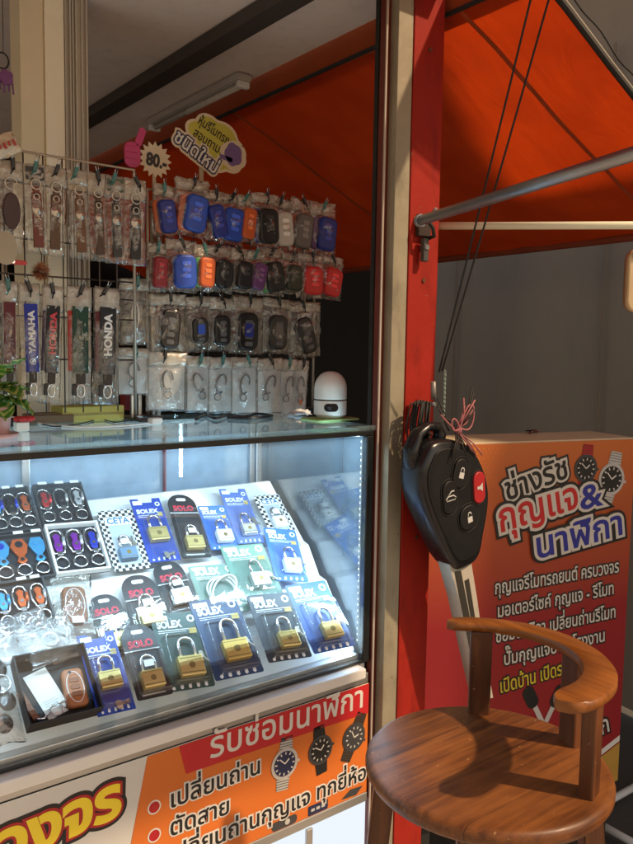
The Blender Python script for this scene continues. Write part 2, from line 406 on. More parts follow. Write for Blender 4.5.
# side awning
def mk_canvas():
    if 'orange_canvas' in MATS: return MATS['orange_canvas']
    m, t, o = _new('orange_canvas'); L = t.links.new
    tc = N(t, 'ShaderNodeTexCoord')
    nz = N(t, 'ShaderNodeTexNoise'); nz.inputs['Scale'].default_value = 5; nz.inputs['Detail'].default_value = 7; L(tc.outputs['Object'], nz.inputs[0])
    cr = N(t, 'ShaderNodeValToRGB'); L(nz.outputs[0], cr.inputs[0])
    cr.color_ramp.elements[0].position = .3; cr.color_ramp.elements[0].color = (.40, .035, .005, 1)
    cr.color_ramp.elements[1].position = .7; cr.color_ramp.elements[1].color = (.58, .056, .006, 1)
    wv = N(t, 'ShaderNodeTexNoise'); wv.inputs['Scale'].default_value = 400; L(tc.outputs['Object'], wv.inputs[0])
    bp = N(t, 'ShaderNodeBump'); bp.inputs['Strength'].default_value = .15; bp.inputs['Distance'].default_value = .001; L(wv.outputs[0], bp.inputs['Height'])
    d = N(t, 'ShaderNodeBsdfDiffuse'); tl = N(t, 'ShaderNodeBsdfTranslucent'); gl = N(t, 'ShaderNodeBsdfGlossy'); gl.inputs['Roughness'].default_value = .5
    L(cr.outputs[0], d.inputs[0]); L(cr.outputs[0], tl.inputs[0]); 
    fm = N(t, 'ShaderNodeMapping'); fm.inputs['Rotation'].default_value = (0, 0, .5); fm.inputs['Scale'].default_value = (2, 7, 2); L(tc.outputs['Object'], fm.inputs[0])
    fo = N(t, 'ShaderNodeTexNoise'); fo.inputs['Scale'].default_value = 1.6; fo.inputs['Detail'].default_value = 3; fo.inputs['Distortion'].default_value = 1.0; L(fm.outputs[0], fo.inputs[0])
    b2 = N(t, 'ShaderNodeBump'); b2.inputs['Strength'].default_value = .35; b2.inputs['Distance'].default_value = .03; L(fo.outputs[0], b2.inputs['Height']); L(bp.outputs[0], b2.inputs['Normal'])
    L(b2.outputs[0], d.inputs['Normal']); L(b2.outputs[0], tl.inputs['Normal'])
    a = N(t, 'ShaderNodeMixShader'); a.inputs[0].default_value = .46; L(d.outputs[0], a.inputs[1]); L(tl.outputs[0], a.inputs[2])
    e = N(t, 'ShaderNodeMixShader'); e.inputs[0].default_value = .02; L(a.outputs[0], e.inputs[1]); L(gl.outputs[0], e.inputs[2])
    L(e.outputs[0], o.inputs[0]); MATS['orange_canvas'] = m
    return m
CANV = mk_canvas()
SEAM = mat('seam_tape', (.34, .048, .008), .8)
aw = thing('side_awning', 'orange canvas awning sloping down from the side of the booth', 'awning', T(.16, 0, 2.088))
SL = -.4143
def cz(x, y):
    e = sin(pi * min(1, max(0, x / .84)))
    return SL * x - .008 * e * (1 + .6 * sin(y * 5.2 + 1)) + .009 * noise.noise(V((x * 4, y * 3, 3))) + .004 * noise.noise(V((x * 3 + y * 9, y * 5 - x * 8, 7)))
mb = MB(); nx, ny = 40, 140; vs = []; fs = []
Y0, Y1 = -.245, 2.85
for i in range(nx + 1):
    for j in range(ny + 1):
        x = .84 * i / nx; y = Y0 + (Y1 - Y0) * j / ny
        vs.append((x, y, cz(x, y)))
for i in range(nx):
    for j in range(ny):
        k = i * (ny + 1) + j; fs.append((k, k + 1, k + ny + 2, k + ny + 1))
mb.add(vs, fs, 0, True); mb.obj('canvas', CANV, aw)
for y in (-.062, .80, 1.7):
    mb = MB()
    for i in range(nx):
        x0, x1 = .84 * i / nx, .84 * (i + 1) / nx
        mb.add([(x0, y - .006, cz(x0, y) - .0015), (x1, y - .006, cz(x1, y) - .0015), (x1, y + .006, cz(x1, y) - .0015), (x0, y + .006, cz(x0, y) - .0015)], [(0, 1, 2, 3)])
    mb.obj('seam', SEAM, aw)
MB().tube([(.84 * i / nx, Y0 - .004, cz(.84 * i / nx, Y0) - .004) for i in range(nx + 1)], .005, 8).obj('edge_rope', BLACKM, aw)
MB().tube([(.84 * i / nx, Y0 - .012, cz(.84 * i / nx, Y0) + .001 ) for i in range(nx + 1)], .0015, 8).obj('edge_cord', mat('pale_cord', (.5, .45, .38), .8), aw)
MB().tube([(.84 * i / nx, Y0 - .026, cz(.84 * i / nx, Y0) + .004 + .004 * sin(i)) for i in range(nx + 1)], .0016, 6).obj('edge_cord', BLACKM, aw)
MB().tube([(.84, Y0 + (Y1 - Y0) * j / ny, cz(.84, Y0) - .004) for j in range(0, ny + 1, 4)], .012, 8).obj('lower_hem', mat('brown_hem', (.20, .035, .012), .7), aw)

# unseen canvas added above the view: its slanting right edge keeps the lamp light off the counter
fa = thing('shade_awning', 'unseen orange canvas added to shade the counter front', 'awning', T(-1.2, -.12, 2.16))
fx = lambda y: -.075 - .625 * y
MB().prism([(-2.2, .18), (-2.2, -1.13), (fx(-1.25) + 1.2, -1.13), (fx(.06) + 1.2, .18)], 0, .004).obj('canvas', CANV, fa)
MB().tube([(-2.2, -1.13, .0), (fx(-1.25) + 1.2, -1.13, 0), (fx(-.1) + 1.2, .02, 0)], .008, 8).obj('hem', MATS['brown_hem'], fa)

# neighbour's tent: grey brown side wall; high roof added to shade the far awning
TARP = mat('grey_brown_tarp', (.31, .255, .20), .8, var=.16, scale=1.2, bump=.2, bscale=30, dirt=.10)
tent = thing('neighbour_tent', 'grey brown tarpaulin tent standing behind the red sign box', 'tent', T(1.75, .4, 0))
def sheet(x, y0, y1, z0, z1, n=60, amp=.012, f=9):
    mb = MB(); vs = []; fs = []; k = 14
    for i in range(n + 1):
        for j in range(k + 1):
            y = y0 + (y1 - y0) * i / n; z = z0 + (z1 - z0) * j / k
            vs.append((x + amp * sin(y * f + 2 * noise.noise(V((0, y * 2, z)))) + amp * noise.noise(V((y * 3, z * 1.2, 5))), y, z))
    for i in range(n):
        for j in range(k): a = i * (k + 1) + j; fs.append((a, a + 1, a + k + 2, a + k + 1))
    return mb.add(vs, fs, 0, True)
sheet(0, -2.6, 1.42, .02, 3.88).obj('side_wall', TARP, tent)
for y in (-.62, .18, .95):
    MB().cyl((.045, y, 0), (.045, y, 3.88), .016, n=10).obj('pole', STEEL, tent)
    MB().box((-.022, y - .006, .02), (-.018, y + .006, 2.6)).obj('wall_seam', mat('tarp_seam', (.25, .195, .145), .8), tent)
mb = MB(); mb.box((-.95, -1.8, 3.9), (3.4, 7.2, 3.91)); mb.obj('shade_roof', TARP, tent)
for x, y in ((3.3, -1.7), (3.3, 7.1)): MB().cyl((x, y, 0), (x, y, 3.9), .02, n=10).obj('pole', STEEL, tent)
for y in (-1.7, 7.1): MB().cyl((.03, y, 0), (.03, y, 3.9), .02, n=10).obj('pole', STEEL, tent)
bk = MB(); bk.box((-3, 5.0, 0), (6, 5.05, 2.9)); tag(bk.obj('market_wall', mat('night_wall', (.012, .011, .011), .95)), 'dark market wall far behind the awning', 'wall')
# ================================================================== BOOTH POSTS
p = thing('corner_post', 'red and cream painted corner post between the glass counter and the stool', 'post', T(.09, 0, 0))
X0 = -.09
MB().box((X0 + .0575, -.040, 0), (X0 + .141, .02, 2.14), .002).obj('red_plank', RED, p)
MB().box((X0 + .017, -.038, 0), (X0 + .056, .02, 2.14), .0015).obj('cream_batten', CREAM, p)
MB().box((X0 + .0035, -.016, 0), (X0 + .0255, .0, 2.14), .0015).obj('brown_trim', BROWN, p)
MB().box((X0 + .0035, -.0195, 0), (X0 + .0075, -.0165, 2.14)).obj('trim_edge', mat('pale_edge', (.5, .42, .36), .4), p)
MB().box((X0 + .0285, -.022, 0), (X0 + .0335, .0, 2.14), .001).obj('white_edge', WHITEM, p)
MB().box((X0 + .002, .002, 0), (X0 + .0165, .012, 2.14)).obj('backing', BLACKM, p)
for z in (.5, 1.02, 1.55, 2.0):
    MB().cyl((X0 + .1, -.0425, z), (X0 + .1, -.0395, z), .0045, n=10).obj('screw', mat('rusty_screw', (.16, .07, .04), .5, metal=.6), p)

# clamp with the two awning arms
cl = thing('pipe_clamp', 'rusty steel clamp holding the grey pipe on the red post', 'clamp', T(.088, -.04, 1.655))
MB().box((-.016, -.012, -.02), (.018, 0, .022), .002).obj('plate', mat('dark_rust', (.05, .035, .03), .6, metal=.5), cl)
MB().tube([(-.014, -.004, .02), (-.012, -.028, .012), (-.002, -.036, -.006), (.010, -.028, -.02), (.012, -.004, -.024)], .004).obj('hook', BLACKM, cl)
MB().cyl((.012, -.006, .012), (.012, -.03, .034), .004).obj('bolt', STEEL, cl)
MB().box((-.008, -.020, -.070), (.005, -.008, -.024), .002).obj('latch', mat('grey_iron', (.10, .095, .095), .5, metal=.6), cl)
MB().cyl((-.001, -.0225, -.042), (-.001, -.006, -.042), .005).obj('rivet', STEEL, cl)
a = deep(419, 221, 1.475); e = deep(690, 136, .93)
pa = MB(); pa.cyl(a, e, .0098, n=18); pa.cyl(a, a + (e - a) * .015, .0118, n=18)
tag(pa.obj('steel_pipe', STEEL), 'grey steel pipe rising from the red post towards the right', 'pipe')
a = deep(437, 226, 1.60); e = deep(720, 225, 1.40)
pa = MB(); pa.cyl(a, e, .0074, n=16)
tag(pa.obj('awning_arm', mat('cream_tube', (.78, .78, .60), .55, var=.06)), 'thin cream tube running level from the red post under the pipe', 'pipe')

LX = [at(q, 100, 1, .458).x for q in (22, 46, 65, 90)]; LC = (LX[0] + LX[3]) / 2
lp = thing('white_post', 'white ridged metal post behind the hanging leather keychains', 'post', T(LC, .5, 0))
q = [x - LC for x in LX]
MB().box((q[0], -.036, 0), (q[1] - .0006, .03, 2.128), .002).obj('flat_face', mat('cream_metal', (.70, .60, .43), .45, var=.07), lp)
MB().box((q[1], -.043, 0), (q[2], .03, 2.128), .003).obj('front_face', mat('lit_tone_metal', (.86, .78, .62), .25, var=.04), lp)  # lighter tone puts the light on this face into its colour
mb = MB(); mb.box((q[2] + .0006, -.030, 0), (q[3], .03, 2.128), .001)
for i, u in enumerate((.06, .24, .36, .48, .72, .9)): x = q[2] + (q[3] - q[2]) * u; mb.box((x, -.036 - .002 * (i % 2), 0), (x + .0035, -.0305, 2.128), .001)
mb.obj('ridged_face', mat('shade_tone_metal', (.52, .47, .41), .45, var=.08), lp)  # same metal, with shade put into the colour of the ridged face

# unlit tube on the ceiling
tf = thing('tube_light', 'unlit white tube light fixed under the grey ceiling', 'ceiling light', T(.087, .89, 2.128))
MB().box((-.022, -.27, -.018), (.022, .27, 0), .003).obj('housing', mat('lamp_housing', (.50, .46, .43), .5), tf)
MB().cyl((0, -.255, -.026), (0, .255, -.026), .0085, n=14).obj('tube', mat('tube_glass', (.55, .52, .48), .3), tf)
for y in (-.268, .252): MB().box((-.018, y, -.036), (.018, y + .016, -.0185), .003).obj('end_cap', WHITEP, tf)

# ropes down to the post
for k, (xb, yb, xt, yt) in enumerate(((439, 372, 530, 0), (442, 371, 548, 0))):
    A = deep(xb, yb, 1.52); B = deep(xt, yt, 1.24); B = B + (B - A) * .3
    m_ = MB(); m_.tube([A + (B - A) * (i / 12) + V((0, 0, -.006 * sin(pi * i / 12))) for i in range(13)], .0019, 6)
    tag(m_.obj('rope', BLACKM), ('left thin black rope of the pair' if k == 0 else 'right thin black rope of the pair') + ' slanting across the orange awning', 'rope', 'awning ropes')
ch = MB(); A = deep(445, 372, 1.56)
for i in range(22):
    z = A.z - i * .0046
    ch.tube([(A.x + .0025 * cos(t), A.y + (.0016 * sin(t) if i % 2 else 0), z + .0032 * sin(t)) for t in [2 * pi * q / 8 for q in range(8)]], .0009, 5, closed=True)
tag(ch.obj('bead_chain', mat('green_chain', (.20, .27, .25), .4, metal=.5)), 'short thin greenish chain hanging beside the black cord bundle', 'chain')

# ================================================================== GLASS COUNTER
co = thing('glass_counter', 'lit glass display counter on a white base full of padlocks', 'display counter', T(-.6, .2, 0))
K = T(.6, -.2, 0)   # parts below are written in world numbers
CW = -1.30
def part(mb, name, m, par=None): return mb.obj(name, m, par or co, K if par is None else None)
mb = MB()
mb.box((CW, .395, .02), (-.002, .405, .76)); mb.box((CW, .0, .02), (CW + .01, .394, .76)); mb.box((-.012, .0, .02), (-.002, .394, .76))
mb.box((CW, -.004, .47), (-.0125, .394, .48)); mb.box((CW, -.004, .02), (-.0125, .394, .04)); part(mb, 'carcass', WHITEM)
part(MB().box((CW, -.034, .744), (-.026, .392, .7655), .003), 'sill', WHITEM)
part(MB().box((CW, -.012, .722), (.0, -.001, .7435), .002), 'lower_rail', ALU)
part(MB().box((CW, -.016, .466), (.0, -.001, .486), .002), 'middle_rail', ALU)
part(MB().box((CW, -.011, .025), (.0, -.001, .465), .001), 'lower_door', glow('lit_panel', (.86, .93, 1.0), .5))
for x in (-.95, -.62, -.16):
    part(MB().box((x, -.018, .04), (x + .016, -.0115, .462), .002), 'door_stile', ALU)
BF = mat('black_frame', (.012, .014, .015), .3)
mb = MB(); mb.box((CW, -.012, 1.2365), (.002, .004, 1.2465), .0015); part(mb, 'top_frame', BF)
part(MB().box((-.0165, -.012, .767), (.002, .004, 1.2360), .0015), 'front_frame', BF)
part(MB().box((CW, -.012, .767), (-.0175, -.002, .7735), .001), 'glass_seal', BF)
part(MB().box((CW, .0005, .767), (-.018, .018, .783), .002), 'glass_channel', ALU)
part(MB().box((CW, -.009, .774), (-.0172, -.004, 1.233)), 'front_glass', GLASS)
part(MB().box((-.003, .0045, .767), (.001, .392, 1.2335)), 'side_glass', SIDEG)
part(MB().box((CW, -.014, 1.247), (.004, .416, 1.257), .0015), 'top_glass', GLASSG)
part(MB().box((CW, .400, 1.0), (-.016, .404, 1.236)), 'rear_glass', clear('rear_glass', (.42, .48, .55), .0, 1.8, haze=.8, hcol=(.58, .74, .90), hv=(.85, 1.15)))  # milky blue haze stands in for the LED glow reflected in this glass
mb = MB(); mb.box((-.015, .393, .767), (.0015, .409, 1.246), .002); mb.box((CW, .394, 1.2365), (-.0155, .409, 1.2465)); part(mb, 'rear_frame', ALU)
part(MB().box((-.036, .388, .98), (-.024, .3995, 1.236), .002), 'sliding_frame', ALU)
part(MB().box((-.572, .388, .98), (-.556, .3995, 1.236), .002), 'sliding_frame', ALU)
part(MB().box((-.262, .3885, .98), (-.258, .3995, 1.236), .001), 'door_pull', mat('red_strip', (.16, .02, .03), .6))
# stepped display board
PROF = [(.020, .7835), (.058, .850), (.074, .852), (.116, .909), (.141, .914), (.182, .974), (.200, .979), (.258, .032 + 1), (.274, 1.036), (.336, 1.095), (.346, 1.095), (.352, 1.085), (.352, .768), (.020, .768)]
mb = MB(); n = len(PROF)
vs = [(CW + .012, y, z) for y, z in PROF] + [(-.014, y, z) for y, z in PROF]
fs = [(i, (i + 1) % n, (i + 1) % n + n, i + n) for i in range(n)]
mb.add(vs, fs)
part(mb, 'display_step', BOARD)
mb = MB(); mb.add([(-.014, y, z) for y, z in PROF], [list(range(n))]); part(mb, 'step_side', BOARD)
# LED strips: dotted lamps with their own light
LEDM = glow('led_chip', (.80, .92, 1.0), 2.6)
LEDB = glow('led_glow', (.62, .84, 1.0), .25)
def led(pa_, pb_, nrm, count, name='led_strip'):
    pa_, pb_ = V(pa_), V(pb_); d = (pb_ - pa_); dn = d.normalized(); nrm = V(nrm).normalized(); w = dn.cross(nrm)
    mb = MB(); hw = .005
    mb.add([pa_ + w * hw, pb_ + w * hw, pb_ - w * hw, pa_ - w * hw], [(0, 1, 2, 3)], 0)
    for i in range(count):
        c0 = pa_ + d * ((i + .5) / count) + nrm * .0008; q = .0019
        mb.add([c0 + (dn + w) * q, c0 + (dn - w) * q, c0 + (-dn - w) * q, c0 + (-dn + w) * q], [(0, 1, 2, 3)], 1)
    o = part(mb, name, [LEDB, LEDM])
    L_ = bpy.data.lights.new(name + '_lamp', 'AREA'); L_.shape = 'RECTANGLE'; L_.size = d.length; L_.size_y = .012; L_.color = (.56, .81, 1.0)
    lo = bpy.data.objects.new(name + '_lamp', L_); COL.objects.link(lo)
    # light shines along its local -Z: local Z = -nrm
    zz = -nrm; xx = dn; yy = zz.cross(xx)
    Rm = Matrix((xx, yy, zz)).transposed().to_4x4(); Rm.translation = (pa_ + pb_) / 2 + nrm * .003
    lo.parent = co; lo.matrix_local = K @ Rm
    return L_
LEDP = 1.0
part(MB().box((CW + .02, .0045, 1.2432), (-.0175, .020, 1.2462), .0008), 'led_housing', ALU)
led((CW + .03, .012, 1.2424), (-.03, .012, 1.2424), (0, .35, -1), 90).energy = 3.3 * LEDP
led((-.010, .014, .80), (-.010, .014, 1.228), (-1, .5, 0), 34).energy = 1.15 * LEDP

# printed banner on the front of the counter base
WPRINT = mat('banner_white', (.60, .59, .57), .45, var=.05); OPRINT = mat('banner_orange', (.62, .155, .022), .42, var=.1, scale=6)
RPRINT = mat('banner_red', (.50, .016, .022), .42, var=.08); KPRINT = mat('print_black', (.012, .011, .012), .45); WP2 = mat('print_white', (.66, .64, .61), .45, var=.04)
YPRINT = mat('print_yellow', (.86, .66, .03), .4, var=.05); DRED = mat('print_dark_red', (.40, .012, .018), .4)
ba = thing('counter_banner', 'orange and red printed watch repair banner on the counter front', 'banner', T(-.6, -.0125, .6) @ RX(pi / 2))
BX = lambda x, z: (x + .6, z - .6)
MB().box((-.70, -.114, 0), (.5985, .1215, .001)).obj('white_sheet', WPRINT, ba)
q = [BX(-.4965, .7205), BX(-.547, .4865), BX(-.0015, .4865), BX(-.0015, .7205)]
MB().prism(q, .0012, .002).obj('orange_field', OPRINT, ba)
q = [BX(-.438, .7205), BX(-.4245, .6665), BX(-.0015, .6585), BX(-.0015, .7205)]
MB().prism(q, .0022, .003).obj('red_band', RPRINT, ba)
mb = MB(); lettering(mb, 'รับซ่อมนาฬิกา', BX(-.379, .6795), BX(-.019, .6755), [(.012, 0)], z=.0034); mb.obj('headline', WP2, ba)
LT = [(.085, 0), (.018, 1)]
for s_, p0, p1 in (('เปลี่ยนถ่าน', BX(-.457, .615), BX(-.271, .617)), ('ตัดสาย', BX(-.457, .564), BX(-.338, .563)), ('เปลี่ยนถ่านกุญแจ ทุกยี่ห้อ', BX(-.462, .512), BX(-.005, .516))):
    mb = MB(); lettering(mb, s_, p0, p1, LT, z=.0026); mb.obj('list_lettering', [WP2, KPRINT], ba)
for z in (.6275, .577, .525):
    mb = MB(); mb.prism(circ(*BX(-.485, z), .0125, 24), .0024, .0027, mi=0); mb.prism(circ(*BX(-.485, z), .0098, 24), .0028, .0031, mi=1); mb.obj('bullet', [WP2, DRED], ba)
mb = MB(); lettering(mb, 'ครบวงจร', BX(-.905, .612), BX(-.548, .638), [(.15, 0), (.085, 1), (.04, 2)], z=.0012, h=.094, slant=.1, dz=.0008); mb.obj('big_lettering', [KPRINT, DRED, YPRINT], ba)
def watch(par, cx, cz, r, face, strap, bez, z=.0026, tilt=.15, parts=True, Xp=None):
    R = T(cx, cz, z) @ RZ(tilt); R = Xp @ R if Xp else R
    mb = MB()
    for sgn in (1, -1):
        pts = [(-r * .52, sgn * r * .7), (r * .52, sgn * r * .7), (r * .42, sgn * r * 1.7), (-r * .42, sgn * r * 1.7)]
        mb.prism(pts, 0, .0004, X=R, mi=0)
        for k in range(5): mb.box((-r * .48, sgn * r * (.95 + .16 * k) - .0006, .00045), (r * .48, sgn * r * (.95 + .16 * k) + .0006, .0006), X=R, mi=3)
    mb.prism(circ(0, 0, r, 28), .0007, .0011, X=R, mi=2); mb.prism(circ(0, 0, r * .8, 28), .0012, .0015, X=R, mi=1)
    mb.prism(circ(r * 1.07, 0, r * .1, 8), .0007, .0011, X=R, mi=2)
    for k in range(12):
        a_ = k * pi / 6; mb.box((-r * .04, r * .58, .0016), (r * .04, r * .74, .0018), X=R @ RZ(a_), mi=4)
    mb.box((-r * .035, 0, .0019), (r * .035, r * .55, .0021), X=R @ RZ(.9), mi=4); mb.box((-r * .045, 0, .0019), (r * .045, r * .4, .0021), X=R @ RZ(-.8), mi=4)
    mb.obj('watch_print', [strap, face, bez, KPRINT, WP2], par)
GP = mat('print_grey', (.48, .47, .46), .4); NAVY = mat('print_navy', (.015, .02, .07), .4); DG = mat('print_dark_grey', (.05, .05, .055), .4)
watch(ba, *BX(-.214, .617), .031, NAVY, GP, GP, tilt=-.1); watch(ba, *BX(-.127, .617), .030, KPRINT, KPRINT, DG, tilt=.1); watch(ba, *BX(-.040, .617), .030, DG, mat('print_brown', (.06, .04, .03), .4), DG, tilt=-.45)
mb = MB(); mb.prism(rrect(.060, .018, .008, *BX(-.212, .4965)), .0022, .0025, mi=0); mb.prism(circ(*BX(-.205, .4965), .006, 14), .00255, .0027, mi=1); mb.obj('remote_print', [DG, GP], ba)
q = BX(-.130, .4975); mb = MB(); mb.prism(rrect(.050, .020, .003, *q), .0022, .0025, mi=0)
for k in (-1, 0, 1): mb.prism(rrect(.009, .006, .001, q[0] + k * .013, q[1]), .00255, .0027, mi=1)
mb.obj('remote_print', [NAVY, GP], ba)
mb = MB(); mb.prism([BX(-.070, .492), BX(-.046, .506), BX(-.012, .503), BX(-.030, .489)], .0022, .0025, mi=0); mb.obj('remote_print', [DG], ba)
# ================================================================== GOODS INSIDE THE COUNTER
PN = V((0, -.871, 1)).normalized(); PU = V((0, 1, .871)).normalized(); PO = V((0, .052, .870))
def onplane(px, py, off=0):
    d = ray(px, py); o = PO + PN * off
    return CAM + d * (PN.dot(o - CAM) / PN.dot(d))
def quad(tl, tr, br, bl, off=0):
    """corner pixels -> frame at the lower edge's middle lying on the sloping display, plus width and height"""
    P = [onplane(*q, off) for q in (tl, tr, br, bl)]
    bm_, tm = (P[2] + P[3]) / 2, (P[0] + P[1]) / 2
    u = (tm - bm_); h = u.length; u.normalize()
    w = ((P[1] - P[0]).length + (P[2] - P[3]).length) / 2
    x = u.cross(PN).normalized()
    X = Matrix((x, u, PN)).transposed().to_4x4(); X.translation = bm_
    return X, w, h
def ink(name, col, **k): return mat('card_' + name, col, **{**dict(rough=.38, var=.22, scale=30), **k})
BLUE = ink('blue', (.020, .055, .34)); DBLUE = ink('dark_blue', (.022, .05, .13)); GREEN = ink('green', (.035, .075, .065)); CBLACK = ink('black', (.020, .019, .022))
LBLUE = ink('light_blue', (.05, .15, .50)); CWHITE = ink('white', (.72, .73, .75), var=.05); GREENC = ink('mint', (.20, .30, .25)); SRED = ink('solo_red', (.62, .03, .06)); INKW = ink('ink_white', (.78, .79, .80), var=.03)
def checker(name, n):
    m, t, o = _new(name); L = t.links.new
    p_ = N(t, 'ShaderNodeBsdfPrincipled'); L(p_.outputs[0], o.inputs[0]); p_.inputs['Roughness'].default_value = .4
    tc = N(t, 'ShaderNodeTexCoord'); ck = N(t, 'ShaderNodeTexChecker'); ck.inputs['Scale'].default_value = n
    mp_ = N(t, 'ShaderNodeMapping'); mp_.inputs['Location'].default_value = (.001, .001, .5 / n)
    L(tc.outputs['Object'], mp_.inputs[0]); L(mp_.outputs[0], ck.inputs[0])
    ck.inputs[1].default_value = (.02, .02, .022, 1); ck.inputs[2].default_value = (.75, .75, .74, 1); L(ck.outputs[0], p_.inputs[0])
    return m
CHECK = checker('checker_card', 150)
GOLDK = mat('key_metal', (.55, .50, .42), .3, metal=.9)
def key_pair(par, cx, cy, s=.011, ang=.4):
    mb = MB()
    for k in (0, 1):
        R = T(cx, cy - k * .006, .003 + k * .0022) @ RZ(ang + k * .5)
        mb.prism(circ(0, 0, s * .62, 12), 0, .0018, X=R); mb.box((s * .4, -s * .16, .0002), (s * 2.2, s * .16, .0016), X=R)
        for q in (1.1, 1.5, 1.9): mb.box((q * s, -s * .3, .0002), ((q + .2) * s, -s * .15, .0016), X=R)
    mb.obj('spare_key', GOLDK, par)
def padlock(par, cx, cy, w, body, sh=1.0, z=.0025, sticker=False, mark=None):
    h = w * .80; th = .013
    mb = MB(); mb.box((cx - w / 2, cy, z), (cx + w / 2, cy + h, z + th), .0016)
    b_ = mb.obj('lock_body', body, par)
    mb = MB(); mb.box((cx - w * .5 + .0012, cy + h * .12, z + th + .0001), (cx + w * .5 - .0012, cy + h * .16, z + th + .0003))
    mb.box((cx - w * .5 + .0012, cy + h * .86, z + th + .0001), (cx + w * .5 - .0012, cy + h * .89, z + th + .0003))
    mb.prism(circ(cx, cy + h * .5, w * .13, 16), z + th + .0001, z + th + .0004)
    mb.obj('engraving', mat('engraved', (.30, .22, .08), .4, metal=.7), b_)
    r = w * .31; zc = z + th * .5; H = h * 1.2 * sh
    pts = [(cx - r, cy + h - .003, zc), (cx - r, cy + h + H * .5, zc)] + [(cx - r * cos(a), cy + h + H * .5 + r * sin(a), zc) for a in [pi * i / 10 for i in range(1, 10)]] + [(cx + r, cy + h + H * .5, zc), (cx + r, cy + h - .003, zc)]
    MB().tube(pts, w * .066, 10).obj('shackle', CHROME, par)
    if sticker:
        MB().box((cx - .009, cy + h + .006, z + th * .9), (cx + .008, cy + h + .018, z + th * .9 + .0004)).obj('price_sticker', PAPER, par)
def pack(name, label, corners, kind, off=0., brand=None, color=None, body=BRASS, bw=.5, by=.16, lock=True, sh=1., group='padlock packs on the sloping display', grow=1., sticker=False, keys=True):
    X, w, h = quad(*corners, off=off)
    rr = random.Random(name + label); w *= grow * 1.10; h *= grow * rr.uniform(1.05, 1.10)
    X = X @ RZ(rr.uniform(-.035, .035)) @ RX(rr.uniform(0, .03))
    t = thing(name, label, 'padlock pack', X, group)
    if kind == 'solo':   # long card with a rounded black top under a clear shell
        pts = rrect(w, h, .004, 0, h / 2, 8, top=w * .46)
        MB().prism(pts, 0, .0012).obj('card', CBLACK, t)
        MB().prism(rrect(w * .34, w * .12, w * .055, 0, h - w * .22), .0013, .0016).obj('hang_slot', INKW, t)
        mb = MB(); lettering(mb, 'SOLO', (-w * .35, h - w * .68), (w * .35, h - w * .68), [(.045, 0)], z=.0014, h=w * .30); mb.obj('brand_lettering', SRED, t)
        MB().box((-w * .5, h - w * .79, .0013), (w * .5, h - w * .76, .0016)).obj('divider', INKW, t)
        padlock(t, .0, h * .10, w * .60, body, sh * .92, sticker=True)
        mb = MB()
        mb.box((-w * .34, h * .035, .0013), (w * .30, h * .055, .0016))
        mb.obj('fine_print', INKW, t)
        MB().prism(rrect(w * .92, h - w * .80, .006, 0, (h - w * .80) / 2 + .002), .0020, .021, .004).obj('blister', BLIST, t)
        return t
    cm = color or BLUE
    pts = rrect(w, h, .004, 0, h / 2)
    if kind == 'notch':
        pts = [(-w / 2, 0), (w / 2, 0), (w / 2, h), (w * .24, h), (w * .20, h - w * .16), (-w * .20, h - w * .16), (-w * .24, h), (-w / 2, h)]
    MB().prism(pts, 0, .0012).obj('card', CHECK if kind == 'check' else cm, t)
    if kind == 'check':
        MB().prism(rrect(w * .62, h * .72, .004, 0, h * .45), .0013, .0017).obj('inner_panel', ink('pale', (.42, .47, .52)), t)
        if brand:
            MB().box((-w * .36, h * .74, .0018), (w * .36, h * .87, .0021)).obj('brand_panel', INKW, t)
        mb = MB()
        lettering(mb, brand or 'CETA', (-w * .31, h * .765), (w * .31, h * .765), [(.03, 0)], z=.0022, h=w * .26); mb.obj('brand_lettering', ink('check_blue', (.04, .16, .33)), t)
        padlock(t, -w * .05, h * .13, w * .46, body, 1.1, sticker=True)
        key_pair(t, w * .22, h * .42, .007, 1.6)
    else:
        zt = h * .80 if kind != 'notch' else h * .76
        mb = MB(); lettering(mb, brand or 'SOLEX', (-w * .40, zt), (w * (.12 if kind != 'notch' else .30), zt), [(.05, 0)], z=.0014, h=w * .22); mb.obj('brand_lettering', INKW, t)
        mb = MB()
        mb.box((-w * .40, zt - .0062, .0013), (w * .34, zt - .0048, .0016)); mb.box((-w * .40, zt - .0100, .0013), (w * .20, zt - .0088, .0016))
        for k in range(5): mb.prism(circ(-w * .36 + k * w * .17, h * .035, w * .035, 10), .0013, .0016)
        mb.obj('fine_print', INKW, t)
        mb = MB(); mb.prism(circ(w * .36, h * .90, w * .085, 14), .0013, .0016, mi=0); mb.prism(circ(w * .36, h * .90, w * .045, 14), .0017, .0019, mi=1)
        mb.box((w * .26, h * .70, .0013), (w * .42, h * .77, .0016), mi=2); mb.obj('badge', [INKW, cm, ink('badge_gold', (.55, .40, .10))], t)
        MB().box((-w * .44, h * .90, .0013), (-w * .14, h * .965, .0016)).obj('price_sticker', PAPER, t)
        if lock: padlock(t, w * .06 if kind == 'card' else 0, h * by, w * bw, body, sh, sticker=sticker)
        if keys: key_pair(t, w * .08, h * .095, .0085, -.05) if by > .2 else key_pair(t, w * .36, h * .42, .0075, -1.3)
        bwid = w * .82
        MB().prism(rrect(bwid, h * .66, .010, .02 * w, h * .37), .0020, .020, .005).obj('blister', BLIST, t)
    return t
